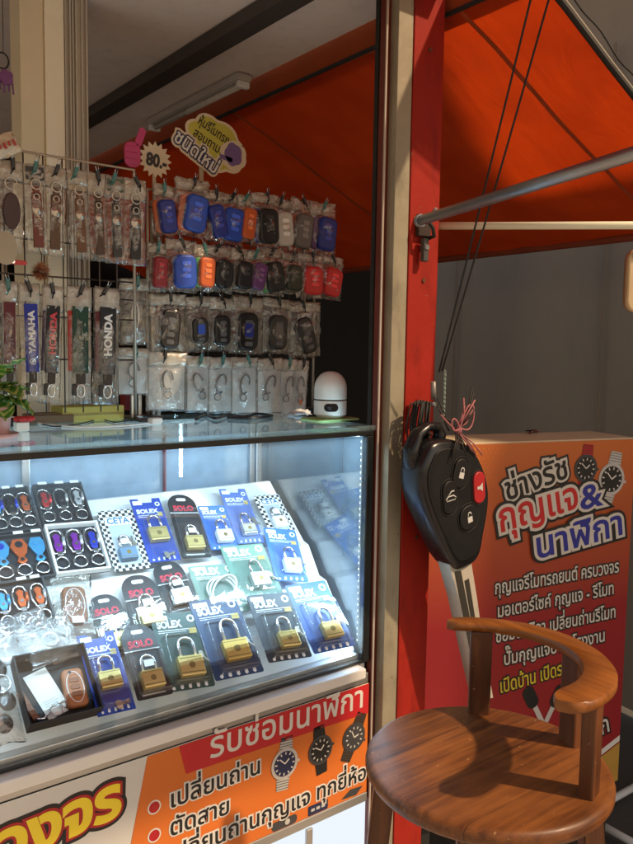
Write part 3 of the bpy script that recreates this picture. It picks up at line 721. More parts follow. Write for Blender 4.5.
# front row, left to right
pack('padlock_pack', 'blue card padlock pack beside the open black box', ((81, 642), (114, 630), (135, 708), (99, 718)), 'notch', .022, by=.27, bw=.58, grow=.94)
pack('padlock_pack', 'black round topped padlock pack between the blue card and the green card', ((122, 634), (152, 626), (171, 692), (140, 703)), 'solo', .020)
pack('padlock_pack', 'dark green card pack with a brass padlock in the front row', ((155, 626), (190, 613), (213, 682), (170, 697)), 'card', .016, color=GREEN, by=.13, bw=.52)
pack('padlock_pack', 'dark navy card pack with a tall shackled brass padlock', ((194, 609), (235, 599), (261, 670), (219, 683)), 'card', .020, color=DBLUE, by=.17, bw=.50, sh=1.2, body=mat('old_brass', (.70, .48, .14), .42, metal=.7))
pack('padlock_pack', 'charcoal card pack with brass padlock second from the right in front', ((248, 604), (286, 596), (308, 654), (273, 666)), 'card', .016, color=ink('charcoal', (.035, .045, .062)), by=.15, bw=.42, body=mat('bright_brass', (.84, .66, .26), .25, metal=.7))
pack('padlock_pack', 'bright blue card pack at the right end of the front row', ((291, 593), (325, 585), (354, 645), (316, 655)), 'card', .014, color=ink('mid_blue', (.04, .10, .34)), by=.14, bw=.42)
# second row
pack('padlock_pack', 'black round topped pack half hidden behind the blue card', ((88, 604), (116, 596), (136, 652), (107, 662)), 'solo', .004)
pack('padlock_pack', 'black round topped pack in the second row above the front green card', ((122, 584), (150, 577), (170, 628), (138, 638)), 'solo', .008)
pack('padlock_pack', 'black round topped pack in the second row nearest the pale green cards', ((153, 569), (179, 562), (198, 606), (172, 615)), 'solo', .006, body=SATIN)
pack('cable_lock_pack', 'pale green clear pack holding a coiled white cable', ((192, 574), (229, 564), (247, 607), (206, 620)), 'card', .004, color=GREENC, lock=False, group='padlock packs on the sloping display')
pack('padlock_pack', 'pale green card pack with a silver padlock in the middle', ((226, 553), (261, 543), (281, 594), (244, 604)), 'card', .006, color=ink('sage', (.15, .27, .22)), body=SATIN, by=.18, bw=.4)
pack('padlock_pack', 'sky blue card pack with a white padlock near the right steps', ((264, 534), (291, 530), (305, 578), (279, 585)), 'card', .008, color=LBLUE, body=WHITEP, by=.14, bw=.5)
# back row
pack('padlock_pack', 'black and white chequered pack lettered CETA beside the trays', ((101, 519), (132, 514), (149, 566), (117, 574)), 'check', .003, brand='CETA', body=ink('lock_blue', (.12, .20, .30)))
pack('padlock_pack', 'royal blue notched card pack with a gold padlock in the back row', ((132, 506), (159, 502), (179, 560), (152, 563)), 'notch', .005, by=.28, bw=.60)
pack('padlock_pack', 'black round topped pack standing highest in the back row', ((166, 501), (190, 497), (209, 555), (185, 561)), 'solo', .006)
pack('padlock_pack', 'pale blue card pack with a silver padlock right of the tallest black pack', ((200, 511), (224, 508), (236, 546), (214, 553)), 'card', .004, color=LBLUE, body=WHITEP, by=.12, bw=.55, keys=False)
pack('padlock_pack', 'navy cornered notched pack with a long silver shackle', ((221, 496), (245, 493), (262, 541), (241, 546)), 'notch', .003, color=ink('pale_navy', (.10, .16, .42)), body=SATIN, bw=.5, by=.12, sh=1.3)
pack('padlock_pack', 'chequered pack under glare at the right end of the back row', ((256, 499), (279, 497), (296, 533), (272, 534)), 'check', .003, brand='CETA', body=WHITEP)
cc = MB(); X, w, h = quad((192, 574), (229, 564), (247, 607), (206, 620), .012)
for k in range(3): cc.tube([(.9 * w * .36 * cos(a) + .002 * k, h * .45 + h * .28 * sin(a + .3 * k), .003 + .004 * k) for a in [2 * pi * i / 30 for i in range(30)]], .0022, 8, closed=True)
for o in COL.objects:
    if o.name.startswith('cable_lock_pack'): cc.obj('cable', WHITEP, o, T(0, 0, .006))

# display trays with carabiner keychains
def tray(label, corners, rim, floor, off=0., depth=.012, side=.003, white=False):
    X, w, h = quad(*corners, off=off)
    t = thing('display_tray', label, 'tray', X, 'keychain trays')
    MB().box((-w / 2, 0, 0), (w / 2, h, .002)).obj('tray_floor', floor, t)
    mb = MB()
    for a, b in (((-w / 2, 0, .0021), (-w / 2 + side, h, depth)), ((w / 2 - side, 0, .0021), (w / 2, h, depth)), ((-w / 2 + side + .0001, 0, .0021), (w / 2 - side - .0001, side, depth)), ((-w / 2 + side + .0001, h - side, .0021), (w / 2 - side - .0001, h, depth))): mb.box(a, b)
    mb.obj('rim', rim, t)
    return t, X, w, h
RING = mat('ring_metal', (.62, .63, .66), .2, metal=1, var=.05)
def keychain(label, X, h, c1, c2, style=0):
    t = thing('carabiner_keychain', label, 'keychain', X, 'carabiner keychains in the trays')
    s = h
    if style == 0:   # slim carabiner with a coloured gate over a split ring
        q = [(-.10, .42), (-.145, .60), (-.15, .80), (-.10, .93), (0, .965), (.10, .93), (.15, .80), (.13, .60), (.08, .42)]
        MB().tube([(x * s, y * s, .005) for x, y in q], s * .026, 8, closed=True).obj('carabiner', RING, t)
        MB().prism([(x * s, y * s) for x, y in ((-.05, .46), (.05, .46), (.085, .60), (.05, .70), (.075, .82), (0, .88), (-.075, .82), (-.05, .70), (-.085, .60))], .002, .008, .0012).obj('body', c2, t)
        MB().prism(circ(0, s * .60, s * .035, 10), .0082, .0088).obj('joint', RING, t)
        MB().tube([(s * (.11 + .0), s * .58, .006), (s * .13, s * .78, .007)], s * .034, 8).obj('gate', c1, t)
        MB().box((-s * .055, s * .36, .003), (s * .055, s * .455, .008), .001).obj('link', RING, t)
    else:            # figure shaped hook
        pts = [(-.10, .60), (-.17, .75), (-.10, .92), (.10, .92), (.17, .75), (.12, .58), (.05, .50), (.10, .40), (0, .32), (-.10, .40), (-.05, .50)]
        MB().prism([(x * s, y * s) for x, y in pts], .002, .008, .0015).obj('body', c1, t)
        MB().prism(circ(0, s * .78, s * .075, 14), .0082, .0090).obj('inlay', c2, t)
        MB().prism(circ(0, s * .43, s * .04, 10), .0082, .0090).obj('joint', BLACK, t)
    MB().tube([(s * .13 * cos(a), s * .20 + s * .13 * sin(a), .005) for a in [2 * pi * i / 20 for i in range(20)]], s * .024, 7, closed=True).obj('split_ring', RING, t)
    return t
def gloss(n, c): return mat('anodised_' + n, c, .25, metal=.55, var=.1)
gR, gB, gLB, gO, gP, gK, gS = gloss('red', (.55, .03, .03)), gloss('blue', (.03, .06, .55)), gloss('light_blue', (.08, .38, .70)), gloss('orange', (.62, .13, .04)), gloss('purple', (.25, .03, .40)), gloss('black', (.03, .03, .035)), gloss('silver', (.6, .6, .62))
FOAM = mat('black_foam', (.018, .019, .024), .9, bump=.4, bscale=300); RIMK = mat('tray_rim', (.03, .03, .035), .5)
def fill(X, w, h, items, style, where, y0=.06, hh=.86):
    n = len(items)
    for i, (nm, a, b) in enumerate(items):
        keychain(f'{nm} keychain in the {where}', X @ T(-w / 2 + w * (i + .5) / n, h * y0, .0026), h * hh, a, b, style)
def stickers(t, w, h, xs):
    mb = MB()
    for x in xs: mb.box((x * w, h - .002, .0125), (x * w + w * .18, h + .004, .0131))
    mb.obj('price_sticker', PAPER, t)
t, X, w, h = tray('black keychain tray at the left edge of the back row', ((-16, 496), (25, 488), (40, 531), (-4, 539)), RIMK, FOAM, .003); fill(X, w, h, [('blue and green', gB, gLB), ('dark blue', gB, gK), ('black and orange', gK, gO)], 0, 'back left tray'); stickers(t, w, h, (-.1, .22))
t, X, w, h = tray('black tray of red and silver keychains in the back row', ((32, 490), (79, 484), (92, 524), (43, 531)), RIMK, FOAM, .003); fill(X, w, h, [('red', gR, gR), ('black and silver with red tag', gS, gK), ('silver', gS, gS)], 0, 'back tray next to the white board'); stickers(t, w, h, (-.4, -.06, .26))
t, X, w, h = tray('black tray of three figure shaped hooks in the middle row', ((-12, 542), (40, 533), (55, 578), (-2, 588)), RIMK, FOAM, .004); fill(X, w, h, [('blue hook', gLB, gB), ('orange hook', gO, gK), ('light blue hook', gLB, gLB)], 1, 'middle tray at the left', .04, .92); stickers(t, w, h, (-.05, .28))
t, X, w, h = tray('white rimmed tray of purple and blue keychains', ((43, 530), (95, 524), (109, 571), (56, 579)), WHITEP, FOAM, .006, .014, .0035); fill(X, w, h, [('violet', gS, gP), ('magenta', gS, gP), ('blue violet', gS, gB)], 0, 'white rimmed tray')
t, X, w, h = tray('black tray of blue and orange clips beside the bagged leather key case', ((-12, 588), (41, 580), (57, 627), (0, 638)), RIMK, FOAM, .006); fill(X, w, h, [('bright blue clip', gLB, gLB), ('orange clip', gO, gO), ('orange and silver clip', gS, gO)], 0, 'lower left tray'); stickers(t, w, h, (0, .25))

# soft bags
def puffy(w, h, d, seed, nx=13, ny=19, amp=.004, taper=0., jag=.0):
    mb = MB(); vs = []; fs = []
    for side in (1, 0):
        for j in range(ny + 1):
            for i in range(nx + 1):
                u = i / nx; v = j / ny
                e = (sin(pi * u) * sin(pi * min(1, v * 1.12))) ** .6
                q = V((u * 2.6 + seed * 7.3, v * 3.8, seed * 3.1 + side))
                x = (u - .5) * w * (1 - taper * v) + noise.noise(q * .7) * amp * .8 + (jag * noise.noise(V((u * 3, v * 3, seed))))
                y = -h + v * h + noise.noise(q + V((9, 0, 0))) * amp * .9
                cr = 1 - 2 * abs(noise.noise(q * 1.1 + V((3, 1, 4))))
                z = (d * e + noise.noise(q * 1.7) * amp + cr ** 5 * amp * 1.0 * (cr > 0)) if side else -.0006 + noise.noise(q) * amp * .12
                vs.append((x, y, z))
    K_ = (nx + 1) * (ny + 1)
    for j in range(ny):
        for i in range(nx):
            a = j * (nx + 1) + i; fs.append((a, a + 1, a + nx + 2, a + nx + 1)); fs.append((K_ + a + nx + 1, K_ + a + nx + 2, K_ + a + 1, K_ + a))
    for i in range(nx):
        fs.append((i + 1, i, K_ + i, K_ + i + 1)); a = ny * (nx + 1) + i; fs.append((a, a + 1, K_ + a + 1, K_ + a))
    for j in range(ny):
        a = j * (nx + 1); fs.append((a, a + nx + 1, K_ + a + nx + 1, K_ + a)); a += nx; fs.append((a + nx + 1, a, K_ + a, K_ + a + nx + 1))
    return mb.add(vs, fs, 0, True)
def fob(mb_mat, par, cx, cy, w, h, th, z, buttons=3, bcol=None, name='key_cover', r=.3, rot=0, top=None):
    X = T(cx, cy, z) @ RZ(rot)
    o = MB().prism(rrect(w, h, w * r, 0, 0, 6, top=(top or r) * w), 0, th, min(th * .35, w * .12), X=X).obj(name, mb_mat, par)
    mb = MB()
    for k in range(buttons):
        mb.prism(rrect(w * .40, h * .12, h * .05, 0, h * (.24 - k * .19)), th + .0002, th + .0012, .0004, X=X)
    if buttons: mb.obj('button', bcol or BLACK, o)
    return o
X, w, h = quad((49, 578), (90, 573), (96, 632), (56, 641), .008)
t = thing('bagged_key_case', 'clear bag with a brown leather key case on the display', 'key case', X)
puffy(w, h, .016, 3, amp=.004).obj('bag', BAG, t, T(0, h, .001))
o = fob(LEATHER, t, 0, h * .45, w * .58, h * .60, .012, .002, 0, name='key_case'); MB().tube([(w * .23 * cos(a), h * .45 + h * .25 * sin(a), .0145) for a in [2 * pi * i / 30 for i in range(30)]], .0006, 5, closed=True).obj('stitching', INKW, o)
MB().box((-w * .12, h * .13, .0172), (w * .16, h * .23, .0178)).obj('price_sticker', PAPER, t)
# open box
X, w, h = quad((10, 667), (80, 648), (98, 712), (28, 737), .014)
t = thing('open_box', 'open black cardboard box holding a tan key case and a white card', 'box', X)
KB = mat('black_card', (.014, .013, .014), .6, bump=.3, bscale=80)
MB().box((-w / 2, 0, 0), (w / 2, h, .0015)).obj('box_floor', KB, t)
mb = MB(); d = .026; s = .002
for a, b in (((-w / 2, 0, .0016), (-w / 2 + s, h, d)), ((w / 2 - s, 0, .0016), (w / 2, h, d)), ((-w / 2 + s, 0, .0016), (w / 2 - s, s, d)), ((-w / 2 + s, h - s, .0016), (w / 2 - s, h, d))): mb.box(a, b)
mb.obj('box_wall', KB, t)
c_ = thing('info_card', 'white leaflet card lying in the open black box', 'card', X @ T(-w * .02, h * .13, .0022) @ RZ(.28))
MB().box((-w * .17, 0, 0), (w * .17, h * .70, .0006)).obj('leaflet', PAPER, c_)
mb = MB()
for k in range(4): mb.box((-w * .12, h * (.14 + k * .035), .0007), (w * (.10 - .03 * (k % 2)), h * (.148 + k * .035), .0008))
mb.obj('fine_print', ink('grey_ink', (.4, .4, .42)), c_)
TAN = mat('tan_leather', (.36, .125, .045), .45, bump=.5, bscale=150)
kc = thing('key_case', 'tan leather key case lying in the open black box', 'key case', X @ T(w * .24, h * .42, .0024) @ RZ(-.05))
o = fob(TAN, kc, 0, 0, w * .30, h * .56, .013, 0, 0, name='case_body', r=.25)
MB().tube([(w * .115 * cos(a), h * .225 * sin(a), .0128) for a in [2 * pi * i / 30 for i in range(30)]], .0007, 5, closed=True).obj('stitching', INKW, o)
mb = MB()
for k in range(3): mb.prism(rrect(w * .13, h * .07, .002, 0, h * (.1 - .1 * k)), .0131, .0139, .0003)
mb.obj('button', mat('dark_tan', (.24, .08, .03), .5), o); MB().prism(circ(-w * .04, h * .22, .0028, 10), .0131, .0136).obj('rivet', BLACK, o)
ks = thing('key_strap', 'narrow brown leather strap in the corner of the open black box', 'strap', X @ T(-w * .34, h * .12, .003) @ RZ(.3))
MB().prism(rrect(w * .09, h * .46, .002, 0, h * .23), 0, .004, .001).obj('strap', LEATHER, ks)
kr = thing('key_ring', 'silver split ring with a hook between the strap and the tan case', 'key ring', X @ T(-w * .06, h * .20, .006))
mb = MB()
for cx, cy, r in ((0, 0, .010), (.014, .006, .007)): mb.tube([(cx + r * cos(a), cy + r * sin(a), .002 * sin(2 * a)) for a in [2 * pi * i / 20 for i in range(20)]], .0011, 6, closed=True)
mb.tube([(-.010, -.002, 0), (-.022, -.010, .001), (-.036, -.008, .001)], .0022, 7); mb.obj('ring', CHROME, kr)
# loose clear bags at the left
for lab, cs, off, am in (('crumpled clear bag lying over the lower left tray', ((-14, 625), (40, 606), (60, 650), (0, 668)), .022, .010), ('crumpled clear bag with a white hook resting against the open box', ((14, 624), (66, 618), (86, 652), (30, 672)), .026, .010), ('clear bag of black ornaments at the left edge below the crumpled bags', ((-40, 655), (4, 655), (26, 740), (-20, 752)), .010, .006)):
    X, w, h = quad(*cs, off=off)
    t = thing('clear_bag', lab, 'bag', X)
    puffy(w, h, .02, am * 1000, 12, 14, amp=am).obj('film', BAGM if am > .008 else BAG, t, T(0, h, 0))
    if 'hook' in lab: MB().tube([(.012 * cos(a), h * .5 + .012 * sin(a), .006) for a in [2 * pi * i / 18 for i in range(18)]], .0022, 7, closed=True).obj('hook', WHITEP, t)
    if 'black' in lab:
        for cx, cy in ((.10, .2), (.28, .42), (.05, .55), (.25, .78)): MB().ball((cx * w, cy * h, .006), (.013, .016, .005), 8).obj('ornament', BLACK, t)
        MB().tube([(w * .2 + .015 * cos(a), h * .6 + .015 * sin(a), .012) for a in [2 * pi * i / 18 for i in range(18)]], .0012, 6, closed=True).obj('ring', CHROME, t)
# ================================================================== HANGING RACKS
HANG = RX(pi / 2)
FOLD = clear('folded_film', (.92, .91, .88), .15, 1.4, haze=.48, crinkle=.8, cscale=30, boost=4, hcol=(.80, .75, .66))  # whitish haze stands in for light caught by the bag tops
def hang(px, py, Y, z=0): return T(at(px, py, 1, Y)) @ HANG
WIRE = mat('dark_wire', (.10, .085, .075), .4, metal=.7); PALEW = mat('pale_wire', (.40, .34, .28), .4, metal=.6)
LY, RY = .30, .36
def rack(name, label, x0, x1, z0, z1, y, bars, rows, group='wire racks'):
    t = thing(name, label, 'rack', T((x0 + x1) / 2, y, z0), group); k = T(-(x0 + x1) / 2, -y, -z0)
    mb = MB(); mb.tube([(x0, y, z0), (x0, y, z1), (x1, y, z1), (x1, y, z0)], .0036, 8); mb.obj('frame', PALEW, t, k)
    mb = MB()
    n = 12
    for i in range(1, n): x = x0 + (x1 - x0) * i / n; mb.cyl((x, y + .003, z0 + .02), (x, y + .003, z1), .0014, n=6)
    for z in rows: mb.cyl((x0, y + .005, z), (x1, y + .005, z), .0018, n=6)
    mb.obj('grid', WIRE, t, k)
    for x in bars: MB().cyl((x, y + .012, z0), (x, y + .012, z1 - .02), .005, n=10).obj('upright', PALEW, t, k)
    for x in (x0, x1): MB().box((x - .012, y - .05, z0), (x + .012, y + .03, z0 + .006), .002).obj('foot', BLACK, t, k)
    return t
rack('wire_rack', 'wire rack of leather keychains and lanyards at the left', -.80, -.372, 1.2575, 1.755, LY, (-.62,), (1.70, 1.60, 1.535, 1.50, 1.46, 1.38))
rack('wire_rack', 'wire rack of key covers and fobs beside the white camera', -.315, .128, 1.2575, 1.735, RY, (-.298, -.285, .105), (1.70, 1.60, 1.56, 1.47, 1.385, 1.33))
def clip(par, cx=0, cy=0, dark=True, r=0):
    mb = MB(); R = T(cx, cy, .006) @ RZ(r)
    mb.box((-.0035, -.012, -.002), (.0035, .009, .004), .001, X=R, mi=0)
    mb.tube([(-.0015, .006, .003), (-.005, .016, .006), (.001, .019, .006), (.002, .008, .003)], .0009, 5, X=R, mi=1)
    mb.tube([(.0015, -.008, .003), (-.006, -.020, .008)], .0014, 5, X=R, mi=0)
    mb.obj('clip', [BLACK if dark else mat('teal_clip', (.05, .18, .17), .4), CHROME], par)
def packet(name, label, cat, x0, x1, yt, yb, Y, seed, group, bag=BAG, dep=.010, amp=.003, cr=0., fwd=.006):
    xm = (x0 + x1) / 2
    P = at(xm, yt, 1, Y); A, B = at(x0, yt, 1, Y), at(x1, yt, 1, Y); h = P.z - at(xm, yb, 1, Y).z; w = B.x - A.x
    rn = random.Random(seed)
    X = T(P.x, Y - fwd, P.z) @ HANG @ RZ(rn.uniform(-.05, .05))
    t = thing(name, label, cat, X, group)
    puffy(w * 1.02, h, dep, seed, amp=amp).obj('bag', bag, t)
    MB().box((-w * .46, -h * .115, .003), (w * .46, -h * .10, .0052), .0006).obj('zip_strip', mat('zip', (.55, .52, .47), .4), t)
    puffy(w * 1.0, h * rn.uniform(.16, .26), .004, seed + 500, 12, 6, amp=amp * 1.1).obj('bag_top', FOLD, t, T(0, .002, .0035))
    clip(t, rn.uniform(-.1, .1) * w, -.002, rn.random() < .75, rn.uniform(-.6, .6))
    return t, w, h
CONCHO = mat('worn_nickel', (.58, .52, .44), .3, metal=.9)
straps = [('reddish brown', (.17, .04, .025)), ('umber', (.115, .06, .03)), ('chestnut', (.15, .065, .028)), ('dark walnut', (.075, .04, .022)), ('charcoal', (.04, .038, .037)), ('black', (.022, .021, .022))]
hw = [(21, 43), (43, 65), (65, 85), (85, 103), (103, 122), (122, 144)]
ords = ['at the left end of the top row', 'second in the top row of leather straps', 'third in the top row of leather straps', 'fourth in the top row of leather straps', 'with a green header', 'beside the rack upright']
t, w, h = packet('leather_keychain_packet', 'bagged dark oval leather tag on a ring at the left edge of the top row', 'keychain', -4, 21, 163, 252, LY, 11, 'bagged leather keychains')
MB().prism(circ(0, -h * .55, w * .36, 22, ry=h * .21), .006, .011, .002).obj('leather_tag', mat('plum_leather', (.06, .028, .03), .5), t)
MB().tube([(w * .25 * cos(a), -h * .24 + w * .25 * sin(a), .008) for a in [2 * pi * i / 20 for i in range(20)]], .0012, 6, closed=True).obj('ring', CONCHO, t)
for i, ((nm, c), (x0, x1)) in enumerate(zip(straps, hw)):
    yt = 166 + i * 3.0
    t, w, h = packet('leather_keychain_packet', f'bagged {nm} leather strap keychain {ords[i]}', 'keychain', x0, x1, yt, yt + 88 - i * .6, LY, 20 + i, 'bagged leather keychains', dep=.012)
    m_ = mat(f'{nm} leather'.replace(' ', '_'), c, .5, bump=.6, bscale=140)
    MB().prism(rrect(w * .46, h * .62, w * .06, 0, -h * .62), .006, .0105, .0012).obj('strap', m_, t)
    MB().prism(rrect(w * .30, h * .12, w * .04, 0, -h * .30), .006, .0105, .001).obj('loop', m_, t)
    MB().lathe([(.0001, .0045), (w * .10, .0042), (w * .13, .0025), (w * .20, .0022), (w * .24, .0008), (w * .25, 0)], 20, X=T(0, -h * .50, .0106)).obj('concho', CONCHO, t)
    for yy, r in ((-.22, .22), (-.36, .13)):
        MB().tube([(w * r * cos(a), h * yy + w * r * sin(a), .010) for a in [2 * pi * k / 20 for k in range(20)]], .0014, 6, closed=True).obj('ring', CONCHO, t)
    if i in (0, 4): MB().box((-w * .42, -h * .17, .0062), (w * .42, -h * .02, .0068)).obj('header_card', ink('header_green' if i else 'header_black', (.04, .06, .03) if i else (.02, .018, .016)), t)
    else: MB().box((-w * .44, -h * .22, .0010), (w * .44, -h * .02, .0016)).obj('header_card', mat('cream_card', (.55, .48, .36), .8), t)
# lanyards
def lanyard(label, x0, x1, yt, yb, seed, c1, c2, word, wc, side=None):
    t, w, h = packet('lanyard_packet', label, 'lanyard', x0, x1, yt, yb, LY, seed, 'bagged lanyards', dep=.010, amp=.0025)
    o = MB().box((-w * .30, -h * .74, .005), (w * .34, -h * .16, .0075), .0008).obj('ribbon', mat('ribbon_' + c1[0], c1[1], .7, bump=.4, bscale=400), t)
    if side: MB().box((-w * .46, -h * .72, .003), (-w * .18, -h * .20, .0045), .0008).obj('ribbon', mat('ribbon_' + side[0], side[1], .7, bump=.4, bscale=400), t)
    if word:
        mb = MB(); lettering(mb, word, (w * .16, -h * .58), (w * .16, -h * .22), [(.045, 0)], z=.0079, h=w * .42)
        if word == 'YAMAHA':
            mb.tube([(w * .04 + w * .13 * cos(a), -h * .65 + w * .13 * sin(a), .0079) for a in [2 * pi * k / 20 for k in range(20)]], w * .025, 5, closed=True, flat=.3)
            for k in range(3): mb.box((w * -.08, -.0006, 0), (w * .08, .0006, .0004), X=T(w * .04, -h * .65, .0079) @ RZ(k * pi / 3))
        mb.obj('lettering', wc, o)
    MB().box((-w * .16, -h * .83, .005), (w * .2, -h * .74, .010), .001).obj('buckle', BLACK, t)
    mb = MB(); mb.tube([(w * (.02 + .16 * cos(a)), -h * .89 + h * .055 * sin(a), .008) for a in [2 * pi * k / 18 for k in range(18)]], .0016, 6, closed=True); mb.obj('hook', CHROME, t)
    MB().prism(rrect(w * .2, h * .10, .002, -w * .22, -h * .88), .004, .009, .001).obj('clasp', BLACK, t)
BLK = ('black', (.016, .016, .018))
lanyard('bagged dull red lanyard partly behind the plant', -2, 16, 283, 402, 41, ('maroon', (.12, .02, .025)), None, '', None)
lanyard('bagged blue lanyard printed YAMAHA in white', 17, 38, 285, 402, 42, ('blue', (.02, .035, .30)), None, 'YAMAHA', INKW)
lanyard('bagged black lanyard printed HONDA in red', 41, 62, 287, 403, 43, BLK, None, 'HONDA', SRED, side=('dark_purple', (.04, .02, .06)))
lanyard('bagged red and dark green lanyard in the middle of the lanyard row', 65, 90, 288, 403, 44, ('dark_green', (.012, .05, .03)), None, 'RALLY' if False else '', INKW, side=('red', (.42, .03, .02)))
lanyard('bagged black lanyard printed HONDA in white', 93, 118, 289, 404, 45, BLK, None, 'HONDA', INKW, side=('maroon', (.12, .02, .025)))

# silicone key covers, two bulging rows
SILC = dict(blue=(.025, .075, .42), navy=(.016, .028, .22), orange=(.55, .11, .03), red=(.55, .025, .025), dark_red=(.25, .012, .02), black=(.016, .016, .018), clear=(.52, .50, .45), grey=(.13, .115, .105), green=(.04, .32, .08), purple=(.13, .05, .16), olive=(.03, .035, .022))
SIL = {k: mat('silicone_' + k, c, .42, var=.06, spec=.4) for k, c in SILC.items()}
row1 = [(150, 172, 188, 238, 'navy', 'orange', 'dark navy key cover with orange edge'), (170, 203, 182, 238, 'blue', 'orange', 'big bright blue key cover hanging lowest at the front'), (196, 216, 194, 243, 'navy', None, 'deep navy key cover tucked behind the bright blue one'), (212, 240, 196, 246, 'blue', None, 'mid blue key cover'), (232, 248, 198, 244, 'orange', None, 'orange key cover peeping between blue and black ones'), (244, 270, 197, 249, 'black', 'navy', 'black key cover with a navy side in the top row'), (267, 289, 200, 251, 'clear', None, 'clear white key cover'), (285, 306, 202, 254, 'grey', None, 'dark grey key cover next to the clear one'), (302, 327, 206, 256, 'navy', 'purple', 'dark blue key cover at the right end of the top row')]
row2 = [(142, 160, 246, 292, 'dark_red', None, 'dark red key cover at the left end of the second row'), (158, 188, 243, 293, 'blue', None, 'bright blue key cover in the second row'), (184, 204, 248, 292, 'orange', 'green', 'orange and green key cover in the second row'), (200, 226, 248, 293, 'black', None, 'round black key cover beside the orange and green one'), (222, 242, 252, 293, 'black', 'grey', 'black key cover with a grey side in the second row'), (238, 254, 254, 294, 'purple', None, 'dull purple key cover'), (250, 277, 251, 296, 'black', 'green', 'black key cover with a bright green edge'), (273, 292, 256, 295, 'olive', None, 'olive black key cover'), (287, 311, 257, 299, 'red', None, 'red key cover second from the right end'), (309, 336, 258, 300, 'red', None, 'glossy red key cover at the right end in a loose bag')]
for r_, row in enumerate((row1, row2)):
    for i, (x0, x1, yt, yb, c, c2, lab) in enumerate(row):
        t, w, h = packet('key_cover_packet', 'bagged ' + lab, 'key cover', x0, x1, yt, yb, RY, 60 + r_ * 20 + i, 'bagged silicone key covers', dep=.022, amp=.0055, fwd=.014 + .008 * ((i * 7) % 3) + (.012 if r_ else 0), bag=BAG)
        rn = random.Random(i + 9 * r_); rot = rn.uniform(-.24, .24)
        cw, chh = min(w * .74, .052), h * .66
        if c2: fob(SIL[c2], t, -w * .14, -h * .60, cw * .9, chh, .008, .001, 0, rot=rot, r=.28)
        fob(SIL[c], t, w * .04, -h * .60, cw, chh, .015, .007, 3 if c not in ('black', 'olive') else 2, bcol=mat('btn_' + c, tuple(min(1, x * 1.9 + .01) for x in SILC[c]), .45), rot=rot, r=.28 if 'round' not in lab else .5)
# clear bags of black key fobs
row3 = [(147, 184, 295, 352, 'four button', .43, .66, None, 'large four button black key fob'), (184, 208, 298, 352, 'blue inlay', .60, .42, 'blue', 'small black key fob with a blue inlay'), (207, 231, 299, 351, 'plain', .62, .5, None, 'plain dark key fob between two bags'), (230, 262, 298, 354, 'blue sheen', .5, .58, 'navy', 'black key fob with a dark blue panel'), (261, 290, 300, 354, 'mirror', .5, .55, 'grey', 'black key fob with pale buttons'), (287, 318, 303, 357, 'slanted', .4, .66, None, 'slanting black key fob at the right end')]
t, w, h = packet('key_fob_packet', 'clear bag with a thin silver key chain left of the black fobs', 'key fob', 118, 147, 280, 345, RY, 101, 'bagged black key fobs')
MB().tube([(w * .12 * cos(a), -h * .55 + h * .2 * sin(a), .006) for a in [2 * pi * k / 18 for k in range(18)]], .0014, 6, closed=True).obj('chain', RING, t)
for i, (x0, x1, yt, yb, _, fw, fh, inl, lab) in enumerate(row3):
    t, w, h = packet('key_fob_packet', 'clear bag with a ' + lab, 'key fob', x0, x1, yt, yb, RY, 110 + i, 'bagged black key fobs', dep=.014, amp=.004)
    rot = -.14 if i in (0,) else (.3 if i == 5 else .02)
    o = fob(mat('fob_black', (.007, .007, .009), .35), t, 0, -h * .60, w * min(.66, fw * 1.22), h * min(.68, fh * 1.16), .012, .002, 4, bcol=mat('fob_button', (.09, .09, .095), .5), r=.35, rot=rot, name='key_fob')
    if inl: MB().prism(rrect(w * fw * .5, h * fh * .42, w * .06, 0, -h * .58), .0152, .0158).obj('inlay', SIL[inl], o)
# milky bags of carabiners
row4 = [(115, 148, 349, 395, 'thin oval ring at the left end'), (146, 186, 353, 411, 'long silver carabiner on a ring'), (185, 208, 357, 412, 'slim slanted carabiner'), (207, 231, 358, 413, 'crossed double hook'), (230, 256, 358, 414, 'large round snap hook'), (255, 281, 359, 414, 'tilted dark snap hook'), (279, 295, 360, 415, 'narrow hook near the right end'), (292, 307, 361, 415, 'small hook with an orange tag at the right end')]
for i, (x0, x1, yt, yb, lab) in enumerate(row4):
    t, w, h = packet('carabiner_packet', 'milky bag with a ' + lab, 'carabiner', x0, x1, yt, yb, RY, 130 + i, 'bagged carabiners', bag=BAGM, dep=.008, amp=.003)
    MB().box((-w * .44, -h * .97, .0002), (w * .44, -h * .16, .0008)).obj('backing_film', clear('backing_film', (.9, .9, .9), .3, 1.3, haze=.58, hcol=(.90, .92, .92), hv=(.85, 1.15)), t)
    R = T(0, -h * .46, .005) @ RZ((-.1, 0, .35, -.3, -.15, -.45, -.3, 0)[i]); a_, b_ = min(w * .20, .012), h * .17
    MB().tube([(a_ * cos(a), b_ * sin(a), 0) for a in [2 * pi * k / 20 for k in range(18)]], .0021, 7, X=R).obj('carabiner', mat('dark_chrome', (.16, .16, .165), .3, metal=.9), t)
    MB().tube([(.008 * cos(a), -b_ - .010 + .008 * sin(a), 0) for a in [2 * pi * k / 18 for k in range(18)]], .0014, 6, X=R, closed=True).obj('split_ring', MATS['dark_chrome'], t)
    if i == 7: MB().box((-.004, -h * .8, .005), (.004, -h * .7, .007), .0006).obj('tag', SIL['orange'], t)

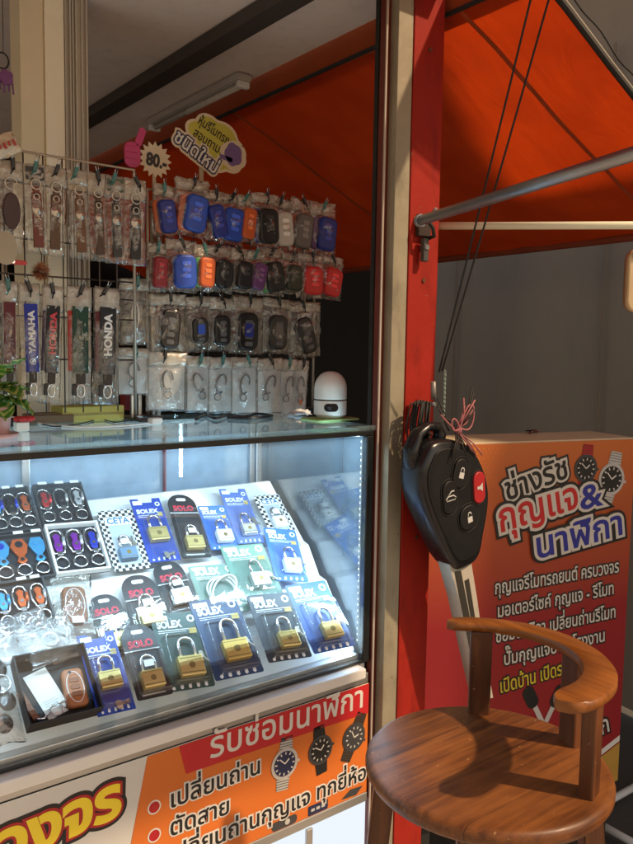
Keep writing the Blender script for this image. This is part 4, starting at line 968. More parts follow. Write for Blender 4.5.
# price signs standing above the rack
def cloud(cx, cy, rx, ry, n, amp, ph=0, m=72): return [(cx + rx * (1 + amp * abs(sin(n * a / 2 + ph))) * cos(a), cy + ry * (1 + amp * abs(sin(n * a / 2 + ph))) * sin(a)) for a in [2 * pi * i / m for i in range(m)]]
SY = .372
P0 = at(210, 148, 1, SY); k_ = (at(250, 150, 1, SY) - at(170, 150, 1, SY)).length / 80   # metres per pixel there
t = thing('price_sign', 'yellow cloud shaped sign with Thai lettering on a clear stick', 'sign', T(P0) @ HANG, 'cut out signs on the rack')
R = RZ(-.40); s = k_
YS = mat('sign_yellow', (.46, .42, .06), .55, var=.06); PS = mat('sign_pink', (.50, .04, .16), .5); CS = mat('sign_cream', (.62, .52, .38), .6); VS = mat('sign_violet', (.16, .10, .26), .5)
MB().prism(cloud(4 * s, 6 * s, 28 * s, 20 * s, 7, .14), -.001, .0005, X=R).obj('outline', CS, t)
MB().prism(cloud(4 * s, 6 * s, 25.5 * s, 17.6 * s, 7, .14), .0007, .0014, X=R).obj('cloud', YS, t)
mb = MB(); lettering(mb, 'หุ้มรีโมทรถยนต์', (-19 * s, 12 * s), (28 * s, 11 * s), [(.02, 0)], z=.0016, h=11 * s, X=R); lettering(mb, 'สอบถามได้', (-19 * s, 0), (16 * s, 0), [(.02, 0)], z=.0016, h=11 * s, X=R); mb.obj('lettering', KPRINT, t)
mb = MB(); lettering(mb, 'ชนิดใหม่', (-33 * s, -14 * s), (12 * s, -18 * s), [(.22, 0), (.10, 1), (.02, 2)], z=.0016, h=16 * s, X=R @ RZ(-.02)); mb.obj('bottom_lettering', [CS, NAVY, WP2], t)
# pointing hand print
mb = MB(); mb.prism(cloud(23 * s, 6 * s, 13 * s, 12 * s, 6, .08), .0016, .0022, mi=0); mb.prism(cloud(23 * s, 7 * s, 8 * s, 9 * s, 5, .15), .0024, .003, mi=1); mb.prism(rrect(13 * s, 4 * s, 1.8 * s, 15 * s, 5 * s), .0024, .003, mi=1, X=RZ(-.15)); mb.obj('hand_print', [CS, VS], t, T(0, -9 * s, 0))
MB().box((-10 * s, -48 * s, -.003), (-6 * s, -16 * s, -.0015)).obj('stick', mat('stick', (.45, .36, .24), .35), t)
P1 = at(155, 160, 1, SY)
t = thing('price_sign', 'cream starburst price sign reading 80 with a pink hand beside it', 'sign', T(P1) @ HANG, 'cut out signs on the rack')
pts = []
for i in range(32):
    r = (15 if i % 2 == 0 else 11.2) * s; a = 2 * pi * i / 32; pts.append((r * cos(a) * 1.0, r * sin(a)))
MB().prism(pts, 0, .0015).obj('starburst', CS, t)
mb = MB(); lettering(mb, '80.-', (-8.5 * s, -4.5 * s), (9.5 * s, -6 * s), [(.05, 0)], z=.0018, h=14 * s); mb.obj('lettering', KPRINT, t)
mb = MB(); mb.prism(rrect(14 * s, 20 * s, 6 * s, -20 * s, 1 * s), .0, .002, .0006); mb.prism(rrect(6 * s, 16 * s, 3 * s, 0, 0), .0, .002, .0006, X=T(-13 * s, 16 * s, 0) @ RZ(-.35))
for k in range(3): mb.prism(rrect(12 * s, 4.2 * s, 2 * s, -21 * s, (5 - k * 5) * s), .0022, .0034, .0006)
mb.obj('pink_hand', PS, t)
MB().box((-2 * s, -40 * s, -.002), (1 * s, -9 * s, -.0005)).obj('stick', MATS['stick'], t)

# ================================================================== THINGS ON THE COUNTER TOP
ZT = 1.2575
def top(px, py, z=ZT): return at(px, py, 2, z)
P = top(330, 419.5)
mt = thing('counter_mat', 'yellow green cloth pad under the white camera', 'pad', T(P))
MB().prism(rrect(.115, .075, .012, .0, .0), 0, .004, .0015).obj('cloth', mat('lime_cloth', (.33, .44, .16), .85, bump=.6, bscale=200), mt)
dc = thing('security_camera', 'white dome shaped security camera at the right end of the counter', 'security camera', T(P.x, P.y, ZT + .0042) @ RZ(-.62))
MB().lathe([(.0001, 0), (.028, 0), (.0295, .003), (.0295, .006)], 28).obj('base', mat('cream_plastic', (.5, .48, .36), .4), dc)
MB().lathe([(.0005, .0065), (.0345, .0065), (.0352, .009), (.0352, .036), (.0347, .0375)], 32).obj('lower_body', WHITEP, dc)
MB().lathe([(.033, .0377), (.033, .0402)], 32).obj('groove', BLACK, dc)
MB().lathe([(.0347, .0404), (.0350, .042), (.0350, .064), (.0338, .073), (.0300, .083), (.0235, .0915), (.0150, .0970), (.007, .0992), (.0001, .0998)], 32).obj('dome', WHITEP, dc)
MB().prism(rrect(.030, .017, .008), 0, .003, .001, X=T(.0, -.0335, .0235) @ RX(pi / 2)).obj('lens_window', mat('black_gloss', (.006, .006, .008), .12), dc)
MB().lathe([(.0001, .0012), (.004, .001), (.0055, 0)], 14, X=T(-.004, -.0368, .0235) @ RX(pi / 2)).obj('lens', mat('lens', (.02, .02, .03), .06), dc)
# plant in a pale pink pot
P = top(-6, 438)
LEAFM, t_, o_ = _new('striped_leaf')
_p = N(t_, 'ShaderNodeBsdfPrincipled'); t_.links.new(_p.outputs[0], o_.inputs[0]); _p.inputs['Roughness'].default_value = .4
_tq = N(t_, 'ShaderNodeTexCoord'); _w = N(t_, 'ShaderNodeTexWave'); _w.inputs['Scale'].default_value = 1.1; _w.inputs['Distortion'].default_value = 5; _w.inputs['Detail'].default_value = 3; _w.bands_direction = 'X'
t_.links.new(_tq.outputs["UV"], _w.inputs[0]); _c = N(t_, 'ShaderNodeValToRGB'); t_.links.new(_w.outputs[0], _c.inputs[0])
_c.color_ramp.elements[0].position = .52; _c.color_ramp.elements[0].color = (.08, .25, .035, 1); _c.color_ramp.elements[1].position = .92; _c.color_ramp.elements[1].color = (.55, .62, .20, 1)
t_.links.new(_c.outputs[0], _p.inputs[0])
pl = thing('potted_plant', 'small striped leaf plant in a pale pink pot at the left end', 'plant', T(P))
MB().lathe([(.0001, 0), (.020, 0), (.023, .004), (.027, .042), (.029, .045), (.029, .050), (.026, .050), (.025, .045), (.0001, .044)], 24).obj('pot', mat('pink_pot', (.62, .36, .36), .45), pl)
MB().lathe([(.0001, -.0005), (.034, .0001), (.038, .008), (.036, .008), (.033, .003), (.0001, .003)], 24, X=T(0, 0, .0002)).obj('saucer', MATS['pink_pot'], pl)
def leaf_mesh(items):
    vs = []; fs = []; uv = []
    for (b, d, up, L_, w_, bend) in items:
        d = V(d).normalized(); sd = d.cross(V(up)).normalized(); nn = sd.cross(d)
        o = len(vs); n_ = 8
        for i in range(n_ + 1):
            u = i / n_; ww = w_ * sin(pi * min(1, u * .93 + .04)) ** .7
            c_ = V(b) + d * (L_ * u) - nn * (bend * L_ * u * u)
            for s_ in (-1, -.5, 0, .5, 1):
                vs.append(c_ + sd * (ww * s_) + nn * (abs(s_) * w_ * .25 + .003 * sin(u * 22 + s_ * 3))); uv.append((u + abs(s_) * .22, s_ * .5 + .5))
        for i in range(n_):
            for j in range(4): a = o + i * 5 + j; fs.append((a, a + 1, a + 6, a + 5))
    me = bpy.data.meshes.new('leaves'); me.from_pydata([tuple(v) for v in vs], [], fs); ul = me.uv_layers.new()
    for l in me.loops: ul.data[l.index].uv = uv[l.vertex_index]
    for p_ in me.polygons: p_.use_smooth = True
    me.materials.append(LEAFM); o = bpy.data.objects.new('leaves', me); COL.objects.link(o); return o
rn = random.Random(5); it = []
for tier, (nl, hg, e0) in enumerate(((8, .058, -.1), (7, .076, .25), (5, .094, .7))):
    for i in range(nl):
        a = 2 * pi * (i + .5 * tier + rn.uniform(-.15, .15)) / nl - .6; e = e0 + rn.uniform(-.2, .2)
        it.append(((.008 * cos(a), .008 * sin(a), hg + rn.uniform(-.006, .006)), (cos(a) * cos(e), sin(a) * cos(e), sin(e)), (0, 0, 1), rn.uniform(.040, .054), rn.uniform(.019, .025), rn.uniform(.15, .5)))
o = leaf_mesh(it); o.parent = pl
mb = MB()
for b_, d_, *_r in it: mb.tube([(0, 0, .044), (b_[0] * .5, b_[1] * .5, b_[2] * .7), b_], .0014, 5)
mb.obj('stems', mat('leaf_stem', (.06, .14, .03), .5), pl)
def tbox(name, label, cat, px, py, w, d, h, m, rz=0, bev=.002, z=ZT):
    P = top(px, py, z); t = thing(name, label, cat, T(P) @ RZ(rz)); MB().box((-w / 2, -d / 2, 0), (w / 2, d / 2, h), bev).obj('body', m, t); return t
t = tbox('yellow_box', 'flat yellow cardboard box lying behind the lanyards', 'box', 88, 420, .13, .06, .030, mat('yellow_card', (.50, .48, .13), .7), .05)
MB().box((-.064, -.031, .012), (.064, -.0302, .016)).obj('lid_edge', mat('card_edge', (.32, .30, .12), .8), t)
t = tbox('cardboard_tray', 'brown cardboard piece on the counter behind the plant', 'card', 48, 422, .085, .06, .016, mat('brown_card', (.16, .12, .08), .8), -.1)
MB().box((-.03, -.02, .0161), (.03, .02, .018), .0005).obj('fold', mat('card_fold', (.22, .17, .11), .8), t)
t = tbox('power_adapter', 'small white power adapter on the counter edge', 'adapter', 155, 424, .022, .018, .012, WHITEP, .1, .002)
MB().cyl((.0112, 0, .006), (.016, 0, .006), .003).obj('plug', WHITEP, t)
t = tbox('red_block', 'dark red small box under the clear bags', 'box', 127, 410, .022, .03, .045, mat('red_card', (.30, .02, .02), .6), 0)
MB().box((-.0112, -.0152, .036), (.0112, .0152, .046), .001).obj('lid', mat('red_lid', (.22, .015, .015), .6), t)
P = top(22, 431)
t = thing('red_flower', 'red flower clip on a small white block next to the pot', 'ornament', T(P))
MB().box((-.012, -.010, 0), (.010, .010, .016), .002).obj('block', WHITEP, t)
mb = MB()
for k in range(6): a = k * pi / 3; mb.ball((.004 + .011 * cos(a), .009 * sin(a), .021), (.008, .007, .005), 6)
mb.obj('petals', mat('petal_red', (.55, .03, .04), .5), t)
P = top(300, 415.5)
t = thing('crumpled_tissue', 'crumpled white and blue plastic wrapper beside the camera', 'wrapper', T(P))
puffy(.05, .035, .008, 77, 10, 10, amp=.007).obj('film', mat('wrapper_white', (.65, .72, .78), .4), t, T(0, .018, .003)); MB().box((.004, -.006, .004), (.028, .006, .011), .003).obj('blue_end', mat('wrapper_blue', (.04, .22, .55), .4), t)
def cable(label, pts, r, m, cat='cable', g=None):
    P = [top(*p) + V((0, 0, r)) for p in pts]; C_ = []
    for i in range(len(P) - 1):
        for k in range(6):
            u = k / 6; p0, p1, p2, p3 = P[max(0, i - 1)], P[i], P[i + 1], P[min(len(P) - 1, i + 2)]
            C_.append(.5 * ((2 * p1) + (-p0 + p2) * u + (2 * p0 - 5 * p1 + 4 * p2 - p3) * u * u + (-p0 + 3 * p1 - 3 * p2 + p3) * u ** 3))
    C_.append(P[-1]); return tag(MB().tube(C_, r, 7).obj('cable', m), label, cat, g)
cable('dark tangled cable lying along the counter under the carabiners', [(196, 421), (206, 417), (216, 420), (230, 416.5), (243, 418.5), (258, 415.5), (272, 417.5), (252, 420), (228, 419)], .0035, BLACK)
cable('thin white cable running along the counter top to the plant', [(152, 424), (120, 427), (80, 428), (45, 425), (20, 419), (4, 417)], .0018, WHITEP)
cable('thin dark cable curling over the counter left of the adapter', [(150, 422), (130, 421), (115, 423), (100, 420), (78, 425), (52, 427), (34, 421)], .0014, BLACK)
for px, d_ in ((131, 0), (138, 0)):
    pass
t = thing('rack_stand', 'pair of short aluminium uprights standing under the milky bags', 'stand', T(top(136, 417)))
for x in (-.008, .008): MB().box((x - .004, -.004, .004), (x + .004, .004, .085), .001).obj('upright', ALU, t)
MB().box((-.02, -.015, 0), (.02, .015, .004), .001).obj('foot', ALU, t)
# ornaments hung at the far left of the rack
P = at(41, 272, 1, LY - .012)
t = thing('pompom', 'fluffy orange brown pompom ball hanging below the leather straps', 'pompom', T(P))
rn = random.Random(3); mb = MB()
for k in range(420):
    z = rn.uniform(-1, 1); a = rn.uniform(0, 2 * pi); d = V((sqrt(1 - z * z) * cos(a), sqrt(1 - z * z) * sin(a), z)); r = rn.uniform(.016, .021)
    sd = d.cross(V((.3, .2, .9))).normalized() * .0016
    mb.add([d * .006 - sd, d * .006 + sd, d * r + V((rn.uniform(-1, 1), rn.uniform(-1, 1), rn.uniform(-1, 1))) * .002], [(0, 1, 2)])
mb.obj('fluff', mat('pompom_fur', (.42, .17, .08), .9), t); MB().tube([(0, 0, .006), (.002, 0, .03), (0, .01, .045)], .001, 5).obj('cord', BLACKM, t)
P = at(4, 248, 1, LY - .03)
t = thing('round_tag', 'plain beige round tag hanging at the left picture edge', 'tag', T(P) @ HANG)
MB().prism(cloud(0, 0, .021, .026, 3, .15), 0, .003, .001).obj('tag_body', mat('beige_tag', (.42, .36, .26), .7), t); MB().tube([(0, .024, .001), (.002, .05, 0), (0, .07, -.006)], .0008, 5).obj('cord', BLACKM, t)
P = at(4, 146, 1, LY - .02)
t = thing('printed_tissue', 'crumpled cream paper with red print at the left end of the rail', 'paper', T(P) @ HANG @ RZ(.5))
puffy(.05, .036, .01, 91, 10, 8, amp=.006).obj('sheet', mat('cream_tissue', (.62, .52, .40), .8), t, T(0, .018, 0))
mb = MB()
for k in range(4): mb.box((-.016 + .009 * k, -.004 - .003 * (k % 2), .016), (-.011 + .009 * k, .004, .0166))
mb.obj('print', mat('faded_red', (.4, .06, .05), .7), t)
P = at(6, 74, 1, .33)
t = thing('hanging_ornament', 'dark purple dangling ornament with a ring at the upper left edge', 'ornament', T(P) @ HANG)
MB().tube([(-.006 + .011 * cos(a), .022 + .014 * sin(a), 0) for a in [2 * pi * k / 18 for k in range(18)]], .0016, 6, closed=True).obj('ring', BLACKM, t)
MB().prism(cloud(0, -.006, .011, .012, 5, .2), -.002, .003, .001).obj('body', mat('purple_charm', (.16, .05, .18), .5), t)
mb = MB()
for k in range(4): mb.tube([(-.010 + .007 * k, -.014, 0), (-.012 + .008 * k, -.03 - .004 * (k % 2), .002)], .0016, 5)
mb.obj('tassel', MATS['purple_charm'], t); MB().cyl((-.004, .034, 0), (-.004, .50, 0), .0007, n=5).obj('cord', BLACKM, t)
P = at(12, 262, 1, LY - .02)
t = thing('red_clip', 'bright red flat clip on the rack below the beige tag', 'clip', T(P) @ HANG)
MB().prism(rrect(.05, .008, .003), 0, .004, .001).obj('jaw', mat('clip_red', (.55, .03, .03), .4), t); MB().cyl((0, 0, .004), (0, 0, .008), .003).obj('pin', CHROME, t)
# ================================================================== GIANT KEY
KY = -.145
def K2(px, py, Y=KY): p = at(px, py, 1, Y); return (p.x, p.z)
kc0 = at(455, 500, 1, KY)
KX = T(kc0) @ HANG
gk = thing('giant_key', 'giant black model car key hanging in front of the red post', 'model key', KX)
def kp(px, py): x, z = K2(px, py); return (x - kc0.x, z - kc0.z)
KBL = mat('key_black', (.010, .010, .012), .32, var=.2, spec=.4, coat=.1, bump=.08, bscale=200, rvar=.2, chips=((.10, .10, .10), .76, 90))
out = [(427, 455), (433, 444), (444, 440), (458, 441), (470, 446), (479, 456), (486, 472), (490, 492), (489, 512), (485, 535), (481, 556), (474, 565), (461, 571), (452, 562), (441, 540), (430, 515), (423, 492), (422, 470)]
def smooth(pts, k=4):
    P = [V(p) for p in pts]; n = len(P); r = []
    for i in range(n):
        p0, p1, p2, p3 = P[i - 1], P[i], P[(i + 1) % n], P[(i + 2) % n]
        for j in range(k):
            u = j / k; r.append(tuple(.5 * ((2 * p1) + (-p0 + p2) * u + (2 * p0 - 5 * p1 + 4 * p2 - p3) * u * u + (-p0 + 3 * p1 - 3 * p2 + p3) * u ** 3)))
    return r
OUT = smooth([kp(*q) for q in out])
def scaled(pts, k, dx=0, dy=0):
    cx = sum(p[0] for p in pts) / len(pts); cy = sum(p[1] for p in pts) / len(pts)
    return [(cx + (p[0] - cx) * k + dx, cy + (p[1] - cy) * k + dy) for p in pts]
mb = MB(); n = len(OUT); vs = []; fs = []
LV = [(-.066, .86), (-.062, .95), (-.050, 1.0), (-.018, 1.01), (-.006, .985), (0, .93)]
for z, k in LV: vs += [(x, y, z) for x, y in scaled(OUT, k)]
for l in range(len(LV) - 1):
    for i in range(n): fs.append((l * n + i, l * n + (i + 1) % n, (l + 1) * n + (i + 1) % n, (l + 1) * n + i))
mb.add(vs, fs, 0, True); mb.add(vs[:n], [list(range(n))[::-1]]); mb.add(vs[-n:], [list(range(n))], 0, True); mb.obj('shell', KBL, gk)
MB().prism(scaled(OUT, .86), .0004, .003, .0015).obj('face_plate', mat('key_face', (.008, .008, .009), .5, spec=.3, bump=.25, bscale=300, rvar=.2, chips=((.07, .07, .07), .75, 110)), gk)
# loop handle above the shell
lp_ = [kp(*q) for q in ((424, 470), (424, 452), (430, 436), (440, 428), (450, 428), (453, 436), (450, 446))]
MB().tube([(x, y, -.035) for x, y in lp_], [.015, .014, .012, .010, .010, .011, .013], 12, flat=1.3).obj('loop', KBL, gk)
def btn(cx, cy, w, h, rot, m, icon=None):
    x, y = kp(cx, cy); X = T(x, y, .0032) @ RZ(rot)
    sc = k_ = 1.52 / FPX
    o = MB().prism(rrect(w * sc, h * sc, min(w, h) * sc * .46, n=7), 0, .0045, .0022, X=X).obj('button', m, gk)
    MB().tube([(p[0], p[1], .0008) for p in rrect((w + 3) * sc, (h + 3) * sc, min(w + 3, h + 3) * sc * .46, n=7)], .0009, 5, closed=True, X=X).obj('groove', BLACKM, o)
    mb = MB(); u = sc
    if icon == 'lock' or icon == 'open':
        mb.box((-3.4 * u, -5 * u, .0047), (3.4 * u, 1 * u, .0052), X=X)
        q = [(-2.2, 1), (-2.2, 4), (-1, 5.6), (1, 5.6), (2.2, 4), (2.2, 1 if icon == 'lock' else 3)]
        mb.tube([(a * u, b * u, .0049) for a, b in q], .7 * u, 5, X=X, flat=.4)
    elif icon == 'trunk':
        mb.tube([(a * u, b * u, .0049) for a, b in ((-7, -1), (-4, 1.5), (4, 1.5), (7, -1), (6, -3), (-6, -3))], .8 * u, 5, X=X, closed=True, flat=.4); mb.tube([(a * u, b * u, .0049) for a, b in ((-4, 2), (1, 6), (5, 6))], .8 * u, 5, X=X, flat=.4)
    elif icon == 'horn':
        mb.prism([(-4 * u, -1.5 * u), (0, -1.5 * u), (4 * u, -4.5 * u), (4 * u, 4.5 * u), (0, 1.5 * u), (-4 * u, 1.5 * u)], .0047, .0052, X=X)
    mb.obj('icon', mat('icon_grey', (.50, .50, .50), .5), o)
KBT = mat('key_button', (.009, .009, .010), .5, spec=.3)
btn(459, 473, 22, 30, -.25, KBT, 'lock'); btn(448, 497, 20, 34, .12, KBT, 'trunk'); btn(477, 487, 17, 33, .10, mat('panic_red', (.36, .014, .018), .45), 'horn'); btn(467, 517, 28, 26, .2, KBT, 'open')
bl = [(454, 566), (476, 563), (482, 600), (489, 650), (498, 700), (486, 703), (475, 655), (464, 603)]
BLD = mat('blade_cream', (.42, .38, .32), .45, var=.15, dirt=.3)
MB().prism([kp(*q) for q in bl], -.044, -.012, .002).obj('blade', BLD, gk)
MB().prism([kp(*q) for q in ((459, 573), (465, 572), (480, 650), (489, 700), (486, 701), (474, 652))], -.0118, -.0105).obj('blade_groove', mat('groove_dark', (.03, .027, .022), .5), gk)
MB().prism([kp(*q) for q in ((469, 582), (473, 580), (484, 650), (491, 692), (489, 694), (481, 652))], -.0118, -.0105).obj('blade_groove', MATS['groove_dark'], gk)
# ribbon bow, cord bundle and counterweight
bw_ = at(456, 430, 1, KY + .012)
rb = thing('ribbon_bow', 'pink and black striped cord tied in a bow on top of the giant key', 'ribbon', T(bw_))
rn = random.Random(8); PK = mat('pink_cord', (.34, .12, .13), .8); s = 1.52 / FPX
for k in range(22):
    L_ = rn.uniform(.6, 1); a = (rn.choice((1.0, 1.25, .8, -1.1, -.7, -1.5, -2.0, 2.6)) + rn.uniform(-.2, .2)); ln = rn.uniform(20, 42) * s * (1.2 if a > 0 and a < 1.3 else .9)
    e = V((cos(a) * ln, rn.uniform(-.012, .012) - .012, sin(a) * ln))
    MB().tube([(0, 0, 0), tuple(e * .5 + V((rn.uniform(-.006, .006), -.008, rn.uniform(-.004, .006)))), tuple(e)], .0017, 6).obj('cord_end', PK if k % 2 else BLACKM, rb)
for sx, hgt in ((1, 26), (-.6, 12)):
    MB().tube([(sx * s * 17 * (1 - cos(q)) * .6, -.010, s * 1.25 * hgt * sin(q / 2) * (.5 + .5 * sin(q))) for q in [2 * pi * i / 16 for i in range(17)]], .0019, 6).obj('loop', PK, rb)
MB().ball((0, -.006, 0), (.008, .007, .009), 8).obj('knot', mat('dark_pink', (.25, .08, .10), .7), rb)
bz = at(424, 402, 1, -.075)
cb = thing('cord_bundle', 'bundle of black cord looped on the red post behind the key', 'cord', T(bz))
mb = MB(); rn = random.Random(2)
for k in range(26):
    u = k / 25 - .5; x0 = u * .040; dp = rn.uniform(.034, .046); y = rn.uniform(-.014, .012)
    mb.tube([(x0 - .004 + .012, y + .004, -.004), (x0 - .012, y - .006, .004 - abs(u) * .012), (x0 - .020 + rn.uniform(-.004, .004), y - .006, -dp), (x0 - .012, y, -dp * 1.7 - rn.uniform(0, .012)), (x0 + .004, y + .006, -dp * 1.5)], .0018, 5)
mb.obj('loops', BLACKM, cb)
MB().cyl((.012, .034, -.004), (.012, -.02, -.004), .004).obj('hook', STEEL, cb)
cwp = at(434, 390, 1, -.085)
MB().cyl((0, 0, -.018), (-.003, 0, .017), .0055, n=12).obj('weight', mat('grey_weight', (.24, .22, .21), .5, metal=.4), cb, T(cwp - bz))
mb = MB(); A = at(437, 398, 1, -.09) - bz; B = at(452, 428, 1, KY + .03) - bz; C_ = at(434, 397, 1, -.09) - bz; D = at(449, 431, 1, KY + .03) - bz
mb.tube([A, B], .0014, 5); mb.tube([C_, D], .0014, 5); mb.obj('tie', BLACKM, cb)

# ================================================================== RED SIGN BOX
EV = V((.962, -.274, 0)).normalized(); ORG = V((.824, -.095, 0))
BXM = T(ORG) @ RZ(atan2(EV.y, EV.x))
sb = thing('sign_box', 'red box sign with Thai lettering about keys and watches behind the stool', 'sign', BXM)
BW, ZB, ZC = -.60, .262, 1.195
SIDE = mat('box_side', (.60, .50, .33), .6, var=.12, scale=12)
MB().box((BW, .003, ZB), (.012, .17, ZC), .002).obj('cabinet', SIDE, sb)
def print_light_gradient():
    m, t, o = _new('sign_print_light'); L = t.links.new
    p_ = N(t, 'ShaderNodeBsdfPrincipled'); p_.inputs['Roughness'].default_value = .38; L(p_.outputs[0], o.inputs[0])
    tc = N(t, 'ShaderNodeTexCoord'); sp = N(t, 'ShaderNodeSeparateXYZ'); L(tc.outputs['Object'], sp.inputs[0])
    mr = N(t, 'ShaderNodeMapRange'); mr.inputs[1].default_value = .75; mr.inputs[2].default_value = 1.19; L(sp.outputs[2], mr.inputs[0])
    nz = N(t, 'ShaderNodeTexNoise'); nz.inputs['Scale'].default_value = 5; nz.inputs['Detail'].default_value = 8; L(tc.outputs['Object'], nz.inputs[0])
    cr = N(t, 'ShaderNodeValToRGB'); cr.color_ramp.elements[0].color = (.30, .016, .020, 1); cr.color_ramp.elements[1].color = (.58, .150, .028, 1); L(mr.outputs[0], cr.inputs[0])  # orange to red print, with dimmer light lower down painted into it
    mx = N(t, 'ShaderNodeMix', data_type='RGBA', blend_type='MULTIPLY'); mx.inputs[0].default_value = .22; L(cr.outputs[0], mx.inputs[6]); L(nz.outputs['Fac'], mx.inputs[7]); L(mx.outputs[2], p_.inputs[0])
    return m
MB().box((BW + .004, -.001, ZB + .004), (.008, .002, ZC - .004)).obj('face', print_light_gradient(), sb)
WP3 = mat('sign_white', (.60, .57, .52), .45, var=.06)
FX = T(0, -.0014, 0) @ RX(pi / 2)      # face frame: x along the box, y up, z out
mb = MB()
for i in range(17):
    for j in range(8):
        r = .0042 * (1 - i / 19) * (1 - j / 11); mb.prism(circ(-.58 + i * .0125 + (j % 2) * .006, 1.18 - j * .0115, r, 10), 0, .0003)
mb.obj('halftone', mat('print_amber', (.66, .26, .04), .4), sb, FX)
mb = MB(); mb.prism([(-.22, .262 + .006), (.007, .372 + .006), (.007, .388 + .006), (-.24, .262 + .012)], 0, .0004, mi=1); mb.prism([(-.215, .267), (.007, .267), (.007, .374)], .0005, .0009, mi=0); mb.obj('swoosh', [mat('print_ochre', (.45, .26, .05), .4), WP2], sb, FX)
L3 = [(.17, 0), (.10, 1), (.02, 2)]
mb = MB(); lettering(mb, 'ช่างรัช', (-.386, 1.052), (-.205, 1.102), L3, z=.0004, h=.078); mb.obj('title_lettering', [KPRINT, WP3, KPRINT], sb, FX)
PR = mat('print_red', (.52, .018, .02), .4); PB = mat('print_blue', (.025, .03, .28), .4)
mb = MB(); lettering(mb, 'กุญแจ', (-.404, .976), (-.170, 1.024), L3, z=.0024, h=.098); mb.obj('title_lettering', [KPRINT, WP3, PR], sb, FX)
mb = MB(); lettering(mb, '&', (-.163, 1.016), (-.094, 1.026), L3, z=.0024, h=.088); lettering(mb, 'นาฬิกา', (-.296, .902), (-.026, .945), L3, z=.0044, h=.092); mb.obj('title_lettering', [KPRINT, WP3, PB], sb, FX)
L2 = [(.10, 0), (.015, 1)]
for s_, p0, p1, h in (('กุญแจรีโมทรถยนต์ ครบวงจร', (-.41, .823), (-.026, .843), .047), ('มอเตอร์ไซค์ กุญแจ - รีโมท', (-.40, .764), (-.040, .786), .046), ('ซ่อมนาฬิกา เปลี่ยนถ่านรีโมท', (-.402, .701), (-.030, .722), .046), ('ปั๊มกุญแจบ้าน โรงงาน', (-.376, .640), (-.062, .662), .046)):
    mb = MB(); lettering(mb, s_, p0, p1, L2, z=.0004, h=h); mb.obj('list_lettering', [KPRINT, WP3], sb, FX)
mb = MB(); lettering(mb, 'ก', (-.058, .405), (-.030, .412), L2, z=.0004, h=.07); mb.obj('list_lettering', [KPRINT, WP3], sb, FX)
mb = MB(); lettering(mb, 'เปิดบ้าน เปิดรถ', (-.384, .570), (-.175, .592), L2, z=.0004, h=.05); mb.obj('list_lettering', [KPRINT, mat('sign_yellow_print', (.60, .46, .03), .45)], sb, FX)
watch(sb, -.150, 1.121, .036, KPRINT, DRED, DG, z=.0004, tilt=-.1, Xp=FX); watch(sb, -.066, 1.090, .042, KPRINT, GP, GP, z=.0004, tilt=-.2, Xp=FX)
mb = MB()
for x, y, a in ((-.29, .545, .5), (-.205, .535, -.5)):
    X = T(x, y, .0004) @ RZ(a); mb.prism(rrect(.036, .062, .016), 0, .0005, X=X, mi=0); mb.box((-.007, -.085, 0), (.007, -.03, .0004), X=X, mi=1)
mb.obj('key_print', [KPRINT, GP], sb, FX)
for x in (BW + .03, -.018): MB().box((x - .013, .02, 0), (x + .013, .046, ZB), .002).obj('leg', BLACKM, sb)
MB().box((BW + .03, .026, .11), (-.031, .040, .13), .002).obj('cross_bar', BLACKM, sb)
# low white tube frame on the ground at its foot
A = at(584, 815, 2, .03); B = at(660, 858, 2, .03)
fr = thing('ground_frame', 'low white tube frame lying on the asphalt at the foot of the sign', 'frame', T(A))
MB().cyl((0, 0, 0), B - A, .011, n=12).obj('tube', WHITEM, fr)
d = (B - A).normalized(); sd = V((-d.y, d.x, 0))
MB().cyl(sd * .012, sd * .5, .011, n=12).obj('tube', WHITEM, fr)
for q in (sd * .02, sd * .45, (B - A) * .95): MB().cyl((q.x, q.y, -.03), (q.x, q.y, -.005), .009, n=10).obj('foot', BLACKM, fr)
P = at(532, 433.5, 2, 1.196)
t = thing('twisted_wire', 'small twist of pinkish wire lying on top of the sign box', 'wire', T(P.x, P.y, 1.1955))
rn = random.Random(4); pts = [V((rn.uniform(-.028, .028), rn.uniform(-.012, .012), rn.uniform(.002, .010))) for k in range(14)]
MB().tube(pts, .0018, 6).obj('wire', mat('copper_pink', (.35, .14, .11), .5), t); MB().tube([V((-p_.y * 2, p_.x * .4, p_.z)) for p_ in pts], .0016, 6).obj('wire', BLACKM, t)
# rounded board hanging at the right edge
P = deep(645, 281, 1.62)
t = thing('hanging_board', 'cream wooden board with rounded corners hanging at the right picture edge', 'board', T(P) @ RZ(-.55) @ RX(pi / 2))
MB().prism(rrect(.085, .132, .024), -.009, .009, .004).obj('board', wood('pale_wood', (.50, .36, .19), (.66, .50, .30), ax='Y', scratch=False), t)
MB().prism(rrect(.07, .02, .006, 0, .052), .0095, .012, .001).obj('band', mat('cream_band', (.6, .5, .34), .5), t)
for x in (-.02, .02): MB().cyl((x, .06, 0), (x * .7, .125, 0), .0014, n=6).obj('cord', BLACKM, t)

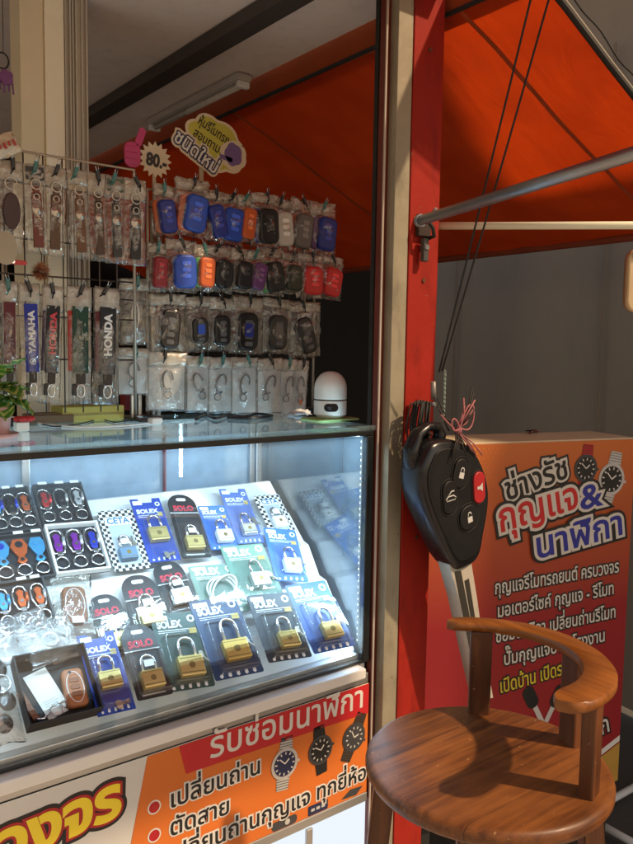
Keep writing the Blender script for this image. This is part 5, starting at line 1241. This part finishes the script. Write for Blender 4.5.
# ================================================================== STOOL
SC = V((-.2, -.487, 0)); SZ = .83
st = thing('bar_stool', 'round wooden bar stool with a curved low backrest', 'stool', T(SC))
WD = wood('stool_wood', (.050, .014, .005), (.24, .080, .018), rough=.40, coat=.05, ax='X', planks=.088)
WR = wood('rail_wood', (.15, .046, .009), (.29, .10, .019), rough=.38, coat=.06, ax='Y', scratch=False)
WL = wood('leg_wood', (.055, .017, .006), (.15, .050, .015), rough=.42, coat=.05, ax='Z')
R_ = .172
MB().lathe([(.0001, SZ - .025), (R_ - .010, SZ - .025), (R_ - .004, SZ - .0228), (R_ - .0004, SZ - .017), (R_, SZ - .010), (R_ - .0015, SZ - .005), (R_ - .005, SZ - .0016), (R_ - .010, SZ), (.05, SZ - .0012), (.0001, SZ - .0015)], 72).obj('seat', WD, st)
MB().lathe([(.088, SZ - .060), (.088, SZ - .0255), (.104, SZ - .0255), (.104, SZ - .060)], 40).obj('apron', WL, st)
for a in (48, 138, 228, 318):
    a = radians(a); d = V((cos(a), sin(a), 0)); tn = V((-d.y, d.x, 0))
    vs = []; 
    for z, r, w_ in ((SZ - .0255, .142, .019), (.42, .176, .018), (0, .214, .016)):
        c = d * r; c.z = z
        for sx, sy in ((-1, -1), (1, -1), (1, 1), (-1, 1)): vs.append(c + tn * (w_ * sx) + d * (w_ * .8 * sy))
    fs = [(3, 2, 1, 0), (8, 9, 10, 11)] + [(l * 4 + i, l * 4 + (i + 1) % 4, l * 4 + 4 + (i + 1) % 4, l * 4 + 4 + i) for l in (0, 1) for i in range(4)]
    bm = bmesh.new(); bv = [bm.verts.new(v) for v in vs]
    for f in fs: bm.faces.new([bv[i] for i in f])
    bmesh.ops.recalc_face_normals(bm, faces=bm.faces); bmesh.ops.bevel(bm, geom=bm.edges[:], offset=.003, segments=2, affect='EDGES')
    MB().bm(bm).obj('leg', WL, st)
MB().tube([(.192 * cos(t_), .192 * sin(t_), .27) for t_ in [2 * pi * i / 48 for i in range(48)]], .009, 10, closed=True).obj('foot_ring', WL, st)
ZR = SZ + .134
for a, r, w_ in ((45, .146, .017), (-17, .146, .018), (-74, .143, .016)):
    a = radians(a); X = T(r * cos(a), r * sin(a), 0) @ RZ(a)
    MB().box((-.010, -w_, SZ - .004), (.010, w_, ZR + .001), .003, X=X).obj('back_post', WL, st)
# curved rail, flat on top, rounded ends
A0, A1 = radians(-106), radians(66); nn = 44; vs = []; fs = []; sec = []
for i in range(nn + 1):
    u = i / nn; a = A0 + (A1 - A0) * u
    ri = .116 + .020 * u; ro = .168 - .003 * u
    e = min(1, u / .09, (1 - u) / .07); e = sqrt(max(0, 1 - (1 - e) ** 2)); mid = (ri + ro) / 2; hw_ = (ro - ri) / 2 * max(.12, e)
    zt = ZR + .016; zb = ZR + .0012; q = .0035
    ring = [(mid - hw_, zb + q), (mid - hw_, zt - q), (mid - hw_ + q * .9 * e, zt), (mid + hw_ - q * .9 * e, zt), (mid + hw_, zt - q), (mid + hw_, zb + q), (mid + hw_ - q * e, zb), (mid - hw_ + q * e, zb)]
    vs += [(r * cos(a), r * sin(a), z) for r, z in ring]
k = 8
for i in range(nn):
    for j in range(k): fs.append((i * k + j, i * k + (j + 1) % k, (i + 1) * k + (j + 1) % k, (i + 1) * k + j))
fs += [list(range(k))[::-1], [nn * k + j for j in range(k)]]
ro_ = MB().add(vs, fs, 0, True).obj('back_rail', WR, st)
md = ro_.modifiers.new('bevel', 'EDGE_SPLIT'); md.split_angle = radians(50)
